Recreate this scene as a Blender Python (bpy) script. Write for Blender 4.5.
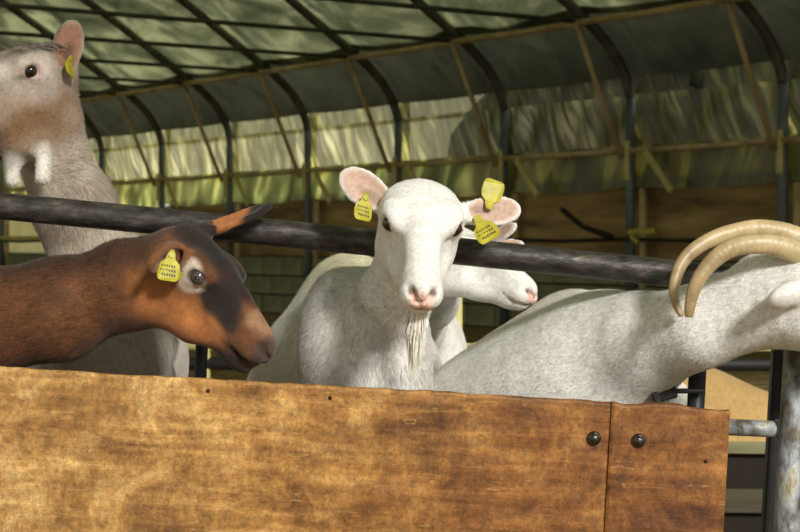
import bpy, bmesh, math, random
import numpy as np
from mathutils import Vector, Matrix

random.seed(7)
rng = np.random.default_rng(11)
scene = bpy.context.scene
for o in list(bpy.data.objects):
    bpy.data.objects.remove(o, do_unlink=True)
COL = scene.collection

# ------------------------------------------------------------------ camera
FPX, CAMZ, HOR = 1780.0, 0.95, 243.0
cd = bpy.data.cameras.new('camera')
cam = bpy.data.objects.new('camera', cd)
COL.objects.link(cam)
cam.location = (0, 0, CAMZ)
cam.rotation_euler = (math.pi/2, 0, 0)
cd.sensor_width = 36
cd.lens = FPX/800*36
cd.shift_y = -(266-HOR)/800
cd.dof.use_dof = True
cd.dof.focus_distance = 3.38
cd.dof.aperture_fstop = 11
cd.clip_end = 300
scene.camera = cam

# ------------------------------------------------------------------ sky, sun, exposure
w = bpy.data.worlds.new('world')
scene.world = w
w.use_nodes = True
bg = w.node_tree.nodes['Background']
bg.inputs[0].default_value = (1.0, 0.98, 0.91, 1)
bg.inputs[1].default_value = 0.78
sd = bpy.data.lights.new('sun', 'SUN')
sd.energy = 3.9
sd.angle = math.radians(9)
sd.color = (1.0, 0.97, 0.92)
sun = bpy.data.objects.new('sun', sd)
COL.objects.link(sun)
SUN_FROM = Vector((0.50, -1.0, 0.60))
sun.rotation_euler = (-SUN_FROM).to_track_quat('-Z', 'Y').to_euler()
sun.location = SUN_FROM*20
vs = scene.view_settings
vs.view_transform = 'Standard'
vs.look = 'None'
vs.exposure = 0.0
vs.gamma = 1.0
vs.use_curve_mapping = False


# ------------------------------------------------------------------ helpers
def px(x, y, d):
    """real place of a thing seen at (x, y) and standing d metres away"""
    return np.array([(x-400)/FPX*d, d, CAMZ-(y-HOR)/FPX*d])


def V(p):
    return Vector([float(c) for c in p])


def link(name, me, mat=None, parent=None):
    o = bpy.data.objects.new(name, me)
    COL.objects.link(o)
    if mat is not None and me is not None:
        me.materials.append(mat)
    if parent is not None:
        o.parent = parent
        if parent.parent is None and parent.type == 'EMPTY':
            o.matrix_parent_inverse = parent.matrix_basis.inverted()
    return o


def tag(o, label=None, cat=None, group=None, kind=None):
    if label: o['label'] = label
    if cat: o['category'] = cat
    if group: o['group'] = group
    if kind: o['kind'] = kind
    return o


def empty(name, loc, label=None, cat=None, group=None, kind=None):
    o = bpy.data.objects.new(name, None)
    COL.objects.link(o)
    o.empty_display_size = 0.1
    o.location = V(loc)
    return tag(o, label, cat, group, kind)


def mesh_of(name, verts, faces, smooth=False):
    me = bpy.data.meshes.new(name)
    me.from_pydata([tuple(map(float, v)) for v in verts], [], [tuple(int(i) for i in f) for f in faces])
    me.update()
    if smooth:
        me.polygons.foreach_set('use_smooth', [True]*len(me.polygons))
    return me


def bm_mesh(name, bm, smooth=False):
    me = bpy.data.meshes.new(name)
    bmesh.ops.recalc_face_normals(bm, faces=bm.faces)
    bm.to_mesh(me)
    bm.free()
    if smooth:
        me.polygons.foreach_set('use_smooth', [True]*len(me.polygons))
    return me


def frame_along(d, up=(0, 0, 1)):
    d = np.array(d, float)
    d /= np.linalg.norm(d)
    u = np.array(up, float)
    if abs(d @ u) > 0.97:
        u = np.array([1.0, 0, 0])
    s = np.cross(d, u)
    s /= np.linalg.norm(s)
    return d, s, np.cross(s, d)


def tube(pts, rad, n=12, flat=1.0, caps=True):
    """vertices and faces of a tube through pts; rad is a number or one per point"""
    pts = [np.array(p, float) for p in pts]
    m = len(pts)
    rad = [rad]*m if np.isscalar(rad) else list(rad)
    vs_, fs = [], []
    ps = None
    for i, p in enumerate(pts):
        t = pts[min(i+1, m-1)]-pts[max(i-1, 0)]
        d, s, u = frame_along(t)
        if ps is not None:
            s = ps-d*(ps @ d)
            s /= np.linalg.norm(s)
            u = np.cross(s, d)
        ps = s
        for k in range(n):
            a = 2*math.pi*k/n
            vs_.append(p+rad[i]*(math.cos(a)*s*flat+math.sin(a)*u))
    for i in range(m-1):
        for k in range(n):
            k2 = (k+1) % n
            fs.append((i*n+k, i*n+k2, (i+1)*n+k2, (i+1)*n+k))
    if caps:
        fs.append(tuple(reversed(range(n))))
        fs.append(tuple(range((m-1)*n, m*n)))
    return vs_, fs


def tube_obj(name, pts, rad, mat, parent=None, n=12, flat=1.0):
    v, f = tube(pts, rad, n, flat)
    me = mesh_of(name, v, f)
    bm = bmesh.new()
    bm.from_mesh(me)
    bmesh.ops.recalc_face_normals(bm, faces=bm.faces)
    bm.to_mesh(me)
    bm.free()
    for p in me.polygons:
        p.use_smooth = len(p.vertices) == 4
    return link(name, me, mat, parent)


def box_bm(sx, sy, sz, bev=0.0, c=(0, 0, 0), seg=2):
    bm = bmesh.new()
    bmesh.ops.create_cube(bm, size=1)
    for v in bm.verts:
        v.co = Vector((v.co.x*sx+c[0], v.co.y*sy+c[1], v.co.z*sz+c[2]))
    if bev > 0:
        bmesh.ops.bevel(bm, geom=list(bm.edges), offset=bev, segments=seg, affect='EDGES', profile=0.5)
    return bm


def beam(name, a, b, wd, ht, mat, parent=None, bev=0.004):
    a, b = np.array(a, float), np.array(b, float)
    d, s, u = frame_along(b-a)
    L = np.linalg.norm(b-a)
    bm = box_bm(L, wd, ht, bev)
    M = Matrix(((d[0], s[0], u[0]), (d[1], s[1], u[1]), (d[2], s[2], u[2])))
    c = V((a+b)/2)
    for v in bm.verts:
        v.co = M @ v.co+c
    return link(name, bm_mesh(name, bm), mat, parent)


def ball(name, c, r, mat, parent=None, R=None, seg=20):
    bm = bmesh.new()
    bmesh.ops.create_uvsphere(bm, u_segments=seg, v_segments=seg//2+2, radius=1)
    rr = (r, r, r) if np.isscalar(r) else r
    M = Matrix.Identity(3) if R is None else Matrix([[float(x) for x in row] for row in R])
    for v in bm.verts:
        v.co = M @ Vector((v.co.x*rr[0], v.co.y*rr[1], v.co.z*rr[2]))+V(c)
    return link(name, bm_mesh(name, bm, True), mat, parent)


# value noise for shaping meshes
_perm = rng.random((32, 32, 32)).astype(np.float32)


def vnoise(P, f):
    q = np.asarray(P)*f
    i = np.floor(q).astype(int)
    t = q-i
    t = t*t*(3-2*t)
    out = 0
    for a in (0, 1):
        for b in (0, 1):
            for c in (0, 1):
                wgt = (t[..., 0] if a else 1-t[..., 0])*(t[..., 1] if b else 1-t[..., 1])*(t[..., 2] if c else 1-t[..., 2])
                out = out+wgt*_perm[(i[..., 0]+a) % 32, (i[..., 1]+b) % 32, (i[..., 2]+c) % 32]
    return out


# ------------------------------------------------------------------ materials
class NT:
    def __init__(self, name):
        self.m = bpy.data.materials.new(name)
        self.m.use_nodes = True
        self.t = self.m.node_tree
        self.t.nodes.clear()
        self.out = self.n('ShaderNodeOutputMaterial')

    def n(self, typ, **kw):
        nd = self.t.nodes.new(typ)
        for k, v in kw.items():
            if k.startswith('i_'):
                key = k[2:]
                key = int(key) if key.isdigit() else key.replace('_', ' ')
                nd.inputs[key].default_value = v
            else:
                setattr(nd, k, v)
        return nd

    def l(self, a, ao, b, bi):
        self.t.links.new(a.outputs[ao], b.inputs[bi])

    def coords(self, scale=(1, 1, 1), kind='Object'):
        tc = self.n('ShaderNodeTexCoord')
        mp = self.n('ShaderNodeMapping')
        mp.inputs['Scale'].default_value = scale
        self.l(tc, kind, mp, 'Vector')
        return mp

    def noise(self, vec, scale, detail=4, rough=0.55, dist=0.0):
        nd = self.n('ShaderNodeTexNoise')
        nd.inputs['Scale'].default_value = scale
        nd.inputs['Detail'].default_value = detail
        nd.inputs['Roughness'].default_value = rough
        nd.inputs['Distortion'].default_value = dist
        self.l(vec, 0, nd, 'Vector')
        return nd

    def ramp(self, src, so, stops):
        r = self.n('ShaderNodeValToRGB')
        e = r.color_ramp.elements
        while len(e) < len(stops):
            e.new(0.5)
        for el, (p, c) in zip(e, stops):
            el.position = p
            el.color = (c[0], c[1], c[2], 1) if not np.isscalar(c) else (c, c, c, 1)
        self.l(src, so, r, 'Fac')
        return r

    def mix(self, fac, a, b, mode='MIX'):
        m = self.n('ShaderNodeMix', data_type='RGBA', blend_type=mode)
        for idx, v in ((0, fac), (6, a), (7, b)):
            if isinstance(v, tuple) and len(v) == 2 and not np.isscalar(v[0]):
                self.t.links.new(v[0].outputs[v[1]], m.inputs[idx])
            elif np.isscalar(v):
                m.inputs[idx].default_value = v if idx == 0 else (v, v, v, 1)
            else:
                m.inputs[idx].default_value = (v[0], v[1], v[2], 1)
        return m

    def bump(self, src, so, strength, dist=0.01):
        b = self.n('ShaderNodeBump')
        b.inputs['Strength'].default_value = strength
        b.inputs['Distance'].default_value = dist
        self.l(src, so, b, 'Height')
        return b


def lin(r, g, b):
    f = lambda c: (c/255/12.92) if c/255 <= 0.04045 else ((c/255+0.055)/1.055)**2.4
    return (f(r), f(g), f(b))


def noisy(name, stops, scale=8, stretch=(1, 1, 1), rough=0.7, bump=0.2, metal=0.0, detail=6, bscale=None, dist=0.3, spec=0.4):
    t = NT(name)
    mp = t.coords(stretch)
    nz = t.noise(mp, scale, detail, 0.6, dist)
    r = t.ramp(nz, 'Fac', stops)
    p = t.n('ShaderNodeBsdfPrincipled')
    t.l(r, 0, p, 'Base Color')
    p.inputs['Roughness'].default_value = rough
    p.inputs['Metallic'].default_value = metal
    p.inputs['Specular IOR Level'].default_value = spec
    n2 = t.noise(mp, bscale or scale*5, 5)
    b = t.bump(n2, 'Fac', bump)
    t.l(b, 0, p, 'Normal')
    t.l(p, 0, t.out, 0)
    return t.m


def film(name, stops, scale, stretch, refl, gloss=0.08, bump=0.3, wave=None, rough=0.35, clear=0.0):
    """thin plastic sheeting: light passes through it and scatters"""
    t = NT(name)
    mp = t.coords(stretch)
    nz = t.noise(mp, scale, 5, 0.6, 0.8)
    r = t.ramp(nz, 'Fac', stops)
    src = (r, 0)
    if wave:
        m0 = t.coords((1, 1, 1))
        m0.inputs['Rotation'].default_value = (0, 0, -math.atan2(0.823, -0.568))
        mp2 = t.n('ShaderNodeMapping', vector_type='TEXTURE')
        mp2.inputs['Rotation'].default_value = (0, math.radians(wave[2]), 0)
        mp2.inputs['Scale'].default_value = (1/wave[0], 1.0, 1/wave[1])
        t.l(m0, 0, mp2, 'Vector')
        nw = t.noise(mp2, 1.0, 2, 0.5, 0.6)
        rw = t.ramp(nw, 'Fac', [(0.34, 0.22), (0.47, 0.6), (0.57, 1.1), (0.68, 2.6)])  # light and shade of the creases, painted into the colour as streaks
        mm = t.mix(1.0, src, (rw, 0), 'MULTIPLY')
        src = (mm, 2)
    tr = t.n('ShaderNodeBsdfTranslucent')
    t.t.links.new(src[0].outputs[src[1]], tr.inputs['Color'])
    df = t.n('ShaderNodeBsdfDiffuse')
    df.inputs['Color'].default_value = (*refl, 1)
    a1 = t.n('ShaderNodeAddShader')
    t.l(tr, 0, a1, 0)
    t.l(df, 0, a1, 1)
    gl = t.n('ShaderNodeBsdfGlossy')
    gl.inputs['Roughness'].default_value = rough
    gl.inputs['Color'].default_value = (0.9, 0.9, 0.8, 1)
    mx = t.n('ShaderNodeMixShader')
    mx.inputs[0].default_value = gloss
    t.l(a1, 0, mx, 1)
    t.l(gl, 0, mx, 2)
    if clear:
        tp = t.n('ShaderNodeBsdfTransparent')
        tp.inputs['Color'].default_value = (0.92, 0.90, 0.58, 1)
        m2 = t.n('ShaderNodeMixShader')
        m2.inputs[0].default_value = clear
        t.l(mx, 0, m2, 1)
        t.l(tp, 0, m2, 2)
        mx = m2
    b = t.bump(nz, 'Fac', bump, 0.05)
    t.l(b, 0, gl, 'Normal')
    t.l(b, 0, df, 'Normal')
    t.l(mx, 0, t.out, 0)
    return t.m


M = {}
M['roof_film'] = film('roof_film', [(0.34, lin(52, 56, 40)), (0.50, lin(92, 97, 70)), (0.64, lin(150, 154, 114))], 0.9, (1, 1, 1.5), (0.02, 0.02, 0.012))
M['dark_film'] = film('dark_film', [(0.3, lin(40, 42, 33)), (0.7, lin(64, 66, 52))], 2.5, (1, 1, 0.6), (0.02, 0.02, 0.016), 0.06)
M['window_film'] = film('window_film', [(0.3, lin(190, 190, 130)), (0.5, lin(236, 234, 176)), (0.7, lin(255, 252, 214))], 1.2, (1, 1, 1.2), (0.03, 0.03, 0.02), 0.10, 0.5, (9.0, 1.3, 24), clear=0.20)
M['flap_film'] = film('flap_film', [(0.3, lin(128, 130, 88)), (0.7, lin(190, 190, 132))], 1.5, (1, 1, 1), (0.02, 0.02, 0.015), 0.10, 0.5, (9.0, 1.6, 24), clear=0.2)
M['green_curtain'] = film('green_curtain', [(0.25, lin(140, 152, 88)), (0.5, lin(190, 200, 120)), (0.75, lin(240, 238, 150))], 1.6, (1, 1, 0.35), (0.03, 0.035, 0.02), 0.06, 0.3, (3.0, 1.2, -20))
M['cream_panel'] = film('cream_panel', [(0.3, lin(178, 172, 116)), (0.7, lin(205, 200, 146))], 1.0, (1, 1, 1), (0.05, 0.05, 0.03), 0.03)
M['brown_curtain'] = noisy('brown_curtain', [(0.3, lin(88, 72, 46)), (0.5, lin(150, 124, 80)), (0.7, lin(190, 160, 108))], 1.4, (0.5, 0.5, 3), 0.85, 0.25)
M['block_wall'] = noisy('block_wall', [(0.3, lin(112, 112, 86)), (0.6, lin(142, 140, 110)), (0.8, lin(164, 162, 132))], 2.5, (1, 1, 1), 0.9, 0.4)
M['mortar'] = noisy('mortar', [(0.3, lin(46, 46, 34)), (0.7, lin(66, 66, 50))], 5, (1, 1, 1), 0.95, 0.4)
M['rib_steel'] = noisy('rib_steel', [(0.3, lin(52, 52, 44)), (0.7, lin(104, 104, 92))], 6, (1, 1, 1), 0.5, 0.1, 0.2)
M['purlin_wood'] = noisy('purlin_wood', [(0.3, lin(150, 130, 92)), (0.7, lin(204, 182, 136))], 4, (1, 1, 1), 0.75, 0.2)
M['post_steel'] = noisy('post_steel', [(0.3, lin(78, 86, 86)), (0.7, lin(128, 138, 138))], 6, (1, 1, 0.4), 0.5, 0.1, 0.3)
M['post_cap'] = noisy('post_cap', [(0.3, lin(178, 166, 104)), (0.7, lin(216, 204, 136))], 5, (1, 1, 1), 0.7, 0.2)
M['cord'] = noisy('cord', [(0.3, lin(30, 26, 18)), (0.7, lin(48, 40, 28))], 8, (1, 1, 1), 0.9, 0.1)
M['rail'] = noisy('rail', [(0.34, lin(36, 33, 32)), (0.50, lin(58, 54, 52)), (0.60, lin(74, 68, 63)), (0.72, lin(104, 92, 80))], 60, (0.4, 1, 1), 0.42, 0.2, 0.25, 8, 120)
M['rail_post'] = noisy('rail_post', [(0.3, lin(34, 36, 42)), (0.7, lin(62, 64, 72))], 12, (1, 1, 0.4), 0.45, 0.12, 0.3)
M['black_steel'] = noisy('black_steel', [(0.3, lin(20, 19, 18)), (0.7, lin(36, 34, 30))], 9, (1, 1, 0.5), 0.6, 0.15, 0.1)
M['galv'] = noisy('galv', [(0.36, lin(84, 74, 56)), (0.45, lin(120, 122, 120)), (0.53, lin(152, 157, 160)), (0.60, lin(168, 168, 158)), (0.68, lin(142, 122, 76))], 26, (1, 1, 0.5), 0.55, 0.3, 0.25, 8)
M['bolt'] = noisy('bolt', [(0.3, lin(44, 40, 36)), (0.7, lin(110, 106, 98))], 60, (1, 1, 1), 0.28, 0.2, 0.9)
M['hole'] = noisy('hole', [(0.3, lin(24, 18, 12)), (0.7, lin(36, 28, 18))], 30, (1, 1, 1), 0.9, 0.1)
M['straw'] = noisy('straw', [(0.3, lin(84, 70, 42)), (0.5, lin(128, 108, 66)), (0.7, lin(166, 146, 92))], 7, (1, 1, 1), 0.95, 0.6)
M['yard'] = noisy('yard', [(0.3, lin(112, 104, 84)), (0.7, lin(160, 150, 124))], 3, (1, 1, 1), 0.95, 0.5)
M['old_plank'] = noisy('old_plank', [(0.3, lin(96, 94, 66)), (0.7, lin(150, 146, 110))], 6, (0.25, 1, 2), 0.85, 0.3)
M['dark_plank'] = noisy('dark_plank', [(0.3, lin(44, 42, 30)), (0.7, lin(78, 74, 54))], 6, (0.25, 1, 2), 0.85, 0.3)
M['leaf'] = noisy('leaf', [(0.3, lin(20, 28, 12)), (0.7, lin(48, 60, 28))], 5, (1, 1, 1), 0.8, 0.8)
M['tag'] = noisy('tag', [(0.3, lin(150, 142, 30)), (0.7, lin(188, 180, 54))], 40, (1, 1, 1), 0.45, 0.05)
M['tag_print'] = noisy('tag_print', [(0.3, lin(70, 62, 12)), (0.7, lin(92, 82, 20))], 40, (1, 1, 1), 0.6, 0.05)
M['red'] = noisy('red', [(0.3, lin(150, 40, 26)), (0.7, lin(184, 62, 40))], 40, (1, 1, 1), 0.6, 0.05)
M['eye_dark'] = noisy('eye_dark', [(0.3, lin(28, 18, 12)), (0.7, lin(46, 28, 18))], 60, (1, 1, 1), 0.06, 0.0, spec=0.7)
M['eye_pale'] = noisy('eye_pale', [(0.3, lin(56, 50, 50)), (0.7, lin(88, 80, 76))], 60, (1, 1, 1), 0.08, 0.0, spec=0.6)
M['pupil'] = noisy('pupil', [(0.3, (0.004, 0.004, 0.004)), (0.7, (0.008, 0.008, 0.008))], 60, (1, 1, 1), 0.05, 0.0, spec=0.7)


def board_material(off):
    t = NT('worn_board')
    mp = t.coords((1, 1, 1))
    mg = t.coords((0.7, 1, 7))
    grain = t.noise(mg, 6, 8, 0.62, 0.5)
    blot = t.noise(mp, 7.5, 8, 0.72, 0.5)
    fine = t.noise(mp, 42, 6, 0.7, 0.8)
    big = t.noise(t.coords((0.8, 1, 1.6)), 2.2, 3, 0.5, 0.3)
    c1 = t.ramp(blot, 'Fac', [(0.34, lin(70, 44, 20)), (0.44, lin(132, 90, 44)), (0.54, lin(184, 138, 76)), (0.66, lin(240, 202, 132))])
    c2 = t.ramp(grain, 'Fac', [(0.32, lin(90, 60, 28)), (0.5, lin(160, 116, 60)), (0.68, lin(226, 182, 112))])
    m1 = t.mix(0.45, (c1, 0), (c2, 0))
    rf = t.ramp(fine, 'Fac', [(0.3, 0.45), (0.48, 0.85), (0.6, 1.0), (0.75, 1.25)])
    m2 = t.mix(0.8, (m1, 2), (rf, 0), 'MULTIPLY')
    # the right-hand half is stained a deeper orange brown
    tc = t.n('ShaderNodeTexCoord')
    sx = t.n('ShaderNodeSeparateXYZ')
    t.l(tc, 'Object', sx, 0)
    ad = t.n('ShaderNodeMath', operation='MULTIPLY_ADD')
    t.l(big, 'Fac', ad, 0)
    ad.inputs[1].default_value = 0.7
    ad.inputs[2].default_value = -0.35
    ad2 = t.n('ShaderNodeMath', operation='ADD')
    t.l(ad, 0, ad2, 0)
    t.l(sx, 'X', ad2, 1)
    st = t.ramp(ad2, 0, [(0.0, (1.0, 1.0, 1.0)), (0.40, (0.95, 0.88, 0.76)), (0.72, (0.64, 0.48, 0.34)), (1.0, (0.60, 0.43, 0.29))])
    mr = t.n('ShaderNodeMapRange')
    t.l(ad2, 0, mr, 'Value')
    mr.inputs['From Min'].default_value = 0.6-off
    mr.inputs['From Max'].default_value = 1.6-off
    t.l(mr, 0, st, 'Fac')
    m3 = t.mix(1.0, (m2, 2), (st, 0), 'MULTIPLY')
    speck = t.noise(mp, 120, 5, 0.7, 1.0)
    rk = t.ramp(speck, 'Fac', [(0.32, 0.42), (0.46, 0.85), (0.56, 1.05), (0.72, 1.35)])
    m3 = t.mix(0.75, (m3, 2), (rk, 0), 'MULTIPLY')
    hatch = t.noise(t.coords((9, 1, 1.2)), 10, 3, 0.6, 1.5)
    rh_ = t.ramp(hatch, 'Fac', [(0.36, 0.85), (0.5, 1.0), (0.66, 1.1)])
    m3 = t.mix(0.5, (m3, 2), (rh_, 0), 'MULTIPLY')
    # pale scratches
    ms = t.coords((1.2, 1, 9))
    ms.inputs['Rotation'].default_value = (0, math.radians(24), 0)
    sc = t.noise(ms, 8, 2, 0.4, 1.2)
    rs = t.ramp(sc, 'Fac', [(0.685, 0.0), (0.71, 0.28), (0.735, 0.0)])
    m4 = t.mix((rs, 0), (m3, 2), lin(226, 190, 120))
    p = t.n('ShaderNodeBsdfPrincipled')
    t.l(m4, 2, p, 'Base Color')
    p.inputs['Roughness'].default_value = 0.55
    p.inputs['Specular IOR Level'].default_value = 0.35
    b = t.bump(fine, 'Fac', 0.35, 0.004)
    t.l(b, 0, p, 'Normal')
    t.l(p, 0, t.out, 0)
    return t.m


M['board'] = board_material(0.0)
M['plank_end'] = board_material(1.5)


def fur_material(name, rough=0.8, var=0.25, bump=0.35):
    t = NT(name)
    at = t.n('ShaderNodeAttribute', attribute_name='coat')
    mp = t.coords((1, 1, 1))
    n1 = t.noise(mp, 120, 4, 0.7, 0.4)
    r = t.ramp(n1, 'Fac', [(0.3, 1-var), (0.5, 1.0), (0.7, 1+var*0.6)])
    n2 = t.noise(mp, 38, 5, 0.7, 0.6)
    r2 = t.ramp(n2, 'Fac', [(0.3, 1-var*0.9), (0.5, 1.0), (0.7, 1+var*0.4)])
    m = t.mix(1.0, (at, 'Color'), (r, 0), 'MULTIPLY')
    m = t.mix(1.0, (m, 2), (r2, 0), 'MULTIPLY')
    p = t.n('ShaderNodeBsdfPrincipled')
    t.l(m, 2, p, 'Base Color')
    p.inputs['Roughness'].default_value = rough
    p.inputs['Specular IOR Level'].default_value = 0.2
    p.inputs['Sheen Weight'].default_value = 0.15
    b = t.bump(n1, 'Fac', bump, 0.004)
    t.l(b, 0, p, 'Normal')
    t.l(p, 0, t.out, 0)
    return t.m


M['fur'] = fur_material('fur', 0.8, 0.2)
M['hair'] = fur_material('hair', 0.65, 0.15, 0.0)
M['horn'] = None


def horn_material():
    t = NT('horn')
    mp = t.coords((1, 1, 1))
    at = t.n('ShaderNodeAttribute', attribute_name='coat')
    nz = t.noise(mp, 30, 6, 0.65, 0.6)
    r = t.ramp(nz, 'Fac', [(0.3, 0.7), (0.5, 1.0), (0.7, 1.15)])
    m = t.mix(1.0, (at, 'Color'), (r, 0), 'MULTIPLY')
    p = t.n('ShaderNodeBsdfPrincipled')
    t.l(m, 2, p, 'Base Color')
    p.inputs['Roughness'].default_value = 0.42
    b = t.bump(nz, 'Fac', 0.25, 0.004)
    t.l(b, 0, p, 'Normal')
    t.l(p, 0, t.out, 0)
    return t.m


M['horn'] = horn_material()

# ------------------------------------------------------------------ the barn: a tunnel of ribs under sheeting
P1 = np.array([2.33, 18.0])
DV = np.array([-0.568, 0.823])
EV = np.array([-0.823, -0.568])
SP = 2.07


def bn(t, u, z):
    q = P1+t*DV+u*EV
    return np.array([q[0], q[1], z])


PROF = [(0, 0.0), (0, 2.42), (0.06, 2.6), (0.22, 2.85), (0.5, 3.1), (1.0, 3.42), (2.0, 4.06), (3.2, 4.7), (4.6, 5.2), (6.5, 5.45),
        (8.4, 5.2), (9.8, 4.7), (11.0, 4.06), (12.0, 3.42), (12.5, 3.1), (12.78, 2.85), (12.94, 2.6), (13.0, 2.42), (13.0, 0.0)]
roofprof = PROF[1:-1]


def dense(prof, n=4):
    P = np.array(prof)
    out = []
    for i in range(len(P)-1):
        p0, p1, p2, p3 = P[max(i-1, 0)], P[i], P[i+1], P[min(i+2, len(P)-1)]
        for k in range(n):
            t = k/n
            out.append(0.5*((2*p1)+(-p0+p2)*t+(2*p0-5*p1+4*p2-p3)*t*t+(-p0+3*p1-3*p2+p3)*t**3))
    out.append(P[-1])
    return np.array(out)


RP = dense(roofprof, 4)
KS = list(range(-6, 13))          # rib numbers, k = 1 stands at t = 0
tk = lambda k: (k-1)*SP

ceiling = empty('ceiling', bn(5, 6.5, 0), 'arched tunnel roof of olive sheeting on dark steel ribs', kind='structure')
wall_back = empty('wall_back', bn(5, 0, 0), 'side wall of the tunnel, plastic flaps above a brown curtain', kind='structure')

# ribs with their posts, ties and knee braces
rib_pts = [(0, 0)]+[tuple(p) for p in RP]+[(13.0, 0)]
proto_rib = None
for k in KS:
    t = tk(k)
    tube_obj('rib', [bn(t, u, z) for u, z in RP], 0.055, M['rib_steel'], ceiling, 8)
    tube_obj('post', [bn(t, 0, 0), bn(t, 0, 1.5), bn(t, 0, 2.44)], 0.05, M['post_steel'], wall_back, 10)
    if k > -2:
        tube_obj('tie_bar', [bn(t, 0.7, 3.14), bn(t, 12.3, 3.14)], 0.026, M['rib_steel'], ceiling, 6)
        tube_obj('brace', [bn(t, 0.72, 3.14), bn(t, 0.12, 1.80)], 0.028, M['purlin_wood'], ceiling, 6)
        beam('bracket', bn(t-0.02, 0.07, 1.98), bn(t-0.02, 0.07, 1.58), 0.09, 0.05, M['post_cap'], wall_back)
        beam('strap', bn(t-0.32, 0.09, 1.86), bn(t-0.72, 0.11, 1.46), 0.03, 0.07, M['post_cap'], wall_back)
        tube_obj('wall_post', [bn(t-0.13, -0.05, 0), bn(t-0.13, -0.05, 1.5)], 0.04, M['purlin_wood'], wall_back, 6)
t0, t1 = tk(KS[0]), tk(KS[-1])


def purlin(u, z, r, mat, par):
    # straight rods, one a bay, a little crooked at the joints
    for a, b in zip(KS[:-1], KS[1:]):
        if a < -2:
            continue
        tube_obj('purlin', [bn(tk(a)-0.06, u, z+random.uniform(-.012, .012)), bn((tk(a)+tk(b))/2, u, z-0.015), bn(tk(b)+0.1, u, z+random.uniform(-.012, .012))], r, mat, par, 6)


purlin(0.72, 3.13, 0.034, M['purlin_wood'], ceiling)
purlin(0.06, 1.89, 0.032, M['purlin_wood'], wall_back)
for u, z in ((3.0, 4.55), (5.0, 5.2)):
    purlin(u, z, 0.028, M['rib_steel'], ceiling)


def sheet(name, t_a, t_b, curve, nt, mat, parent, sag=0.0, rumple=0.0, rf=3.0, off=-0.07, scallop=0.0):
    """a panel of sheeting between two ribs; curve is a list of (u, z)"""
    C = np.array(curve)
    nz = len(C)
    tan = np.gradient(C, axis=0)
    tan /= np.linalg.norm(tan, axis=1)[:, None]+1e-9
    nor = np.stack([-tan[:, 1], tan[:, 0]], 1)      # outwards
    verts, faces = [], []
    for i in range(nt+1):
        s = i/nt
        bulge = 4*s*(1-s)
        for j in range(nz):
            c = C[j]+nor[j]*(-off-sag*bulge)
            z = c[1]
            if scallop and j < nz*0.5:
                z -= scallop*bulge*(1-j/(nz*0.5))
            p = bn(t_a+(t_b-t_a)*s, c[0], z)
            if rumple:
                q = np.array([(t_a+(t_b-t_a)*s)*1.0+z*0.4, c[0], z*0.35])
                p = p+np.array([EV[0], EV[1], 0])*(vnoise(q, rf)-0.5)*rumple
            verts.append(p)
    for i in range(nt):
        for j in range(nz-1):
            a = i*nz+j
            faces.append((a, a+1, a+nz+1, a+nz))
    return link(name, mesh_of(name, verts, faces, True), mat, parent)


def sub(lo_z=None, hi_u=None):
    pass


eave = [tuple(p) for p in RP if p[0] <= 0.75 and p[1] >= 2.55]
roof_a = [tuple(p) for p in RP if 0.55 <= p[0] <= 6.5]
roof_b = [tuple(p) for p in RP if 6.5 <= p[0] <= 12.95]
for a, b in zip(KS[:-1], KS[1:]):
    ta, tb = tk(a), tk(b)
    sheet('roof_sheet', ta, tb, roof_a, 10, M['roof_film'], ceiling, 0.07, 0.06, 1.5)
    sheet('roof_sheet', ta, tb, roof_b[::2], 6, M['roof_film'], ceiling, 0.07, 0.06, 1.5)
    sheet('eave_sheet', ta, tb, eave, 8, M['dark_film'], ceiling, 0.05, 0.05, 2.0)
    if a >= -3:
        sheet('upper_flap', ta-0.1, tb+0.1, [(-0.03, z) for z in np.linspace(2.40, 2.74, 6)], 24, M['flap_film'], wall_back, 0.0, 0.09, 5.0)
        sheet('window_sheet', ta-0.1, tb+0.1, [(-0.03, z) for z in np.linspace(1.86, 2.45, 9)], 28, M['window_film'], wall_back, 0.02, 0.12, 5.0, -0.05)
        sheet('green_curtain', ta, tb, [(0.0, z) for z in np.linspace(1.53, 1.94, 9)], 20, M['green_curtain'], wall_back, -0.02, 0.08, 4.0, -0.03, 0.05)
    if a >= -3:
        if a < 6:
            sheet('brown_curtain', ta-0.1, tb+0.1, [(-0.02, z) for z in np.linspace(0.78, 1.58, 9)], 16, M['brown_curtain'], wall_back, 0.03, 0.10, 2.5, -0.17)
        else:
            sheet('cream_panel', ta-0.03, tb+0.03, [(-0.02, z) for z in np.linspace(0.5, 1.0, 4)], 6, M['cream_panel'], wall_back)
            sheet('cream_panel', ta-0.03, tb+0.03, [(-0.02, z) for z in np.linspace(1.06, 1.5, 4)], 6, M['cream_panel'], wall_back)
            beam('panel_rail', bn(ta, 0.03, 1.03), bn(tb, 0.03, 1.03), 0.05, 0.08, M['post_cap'], wall_back)
        tube_obj('cord', [bn(ta, 0.08, 0.99), bn((ta+tb)/2, 0.09, 0.97), bn(tb, 0.08, 0.99)], 0.022, M['cord'], wall_back, 6)
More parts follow.
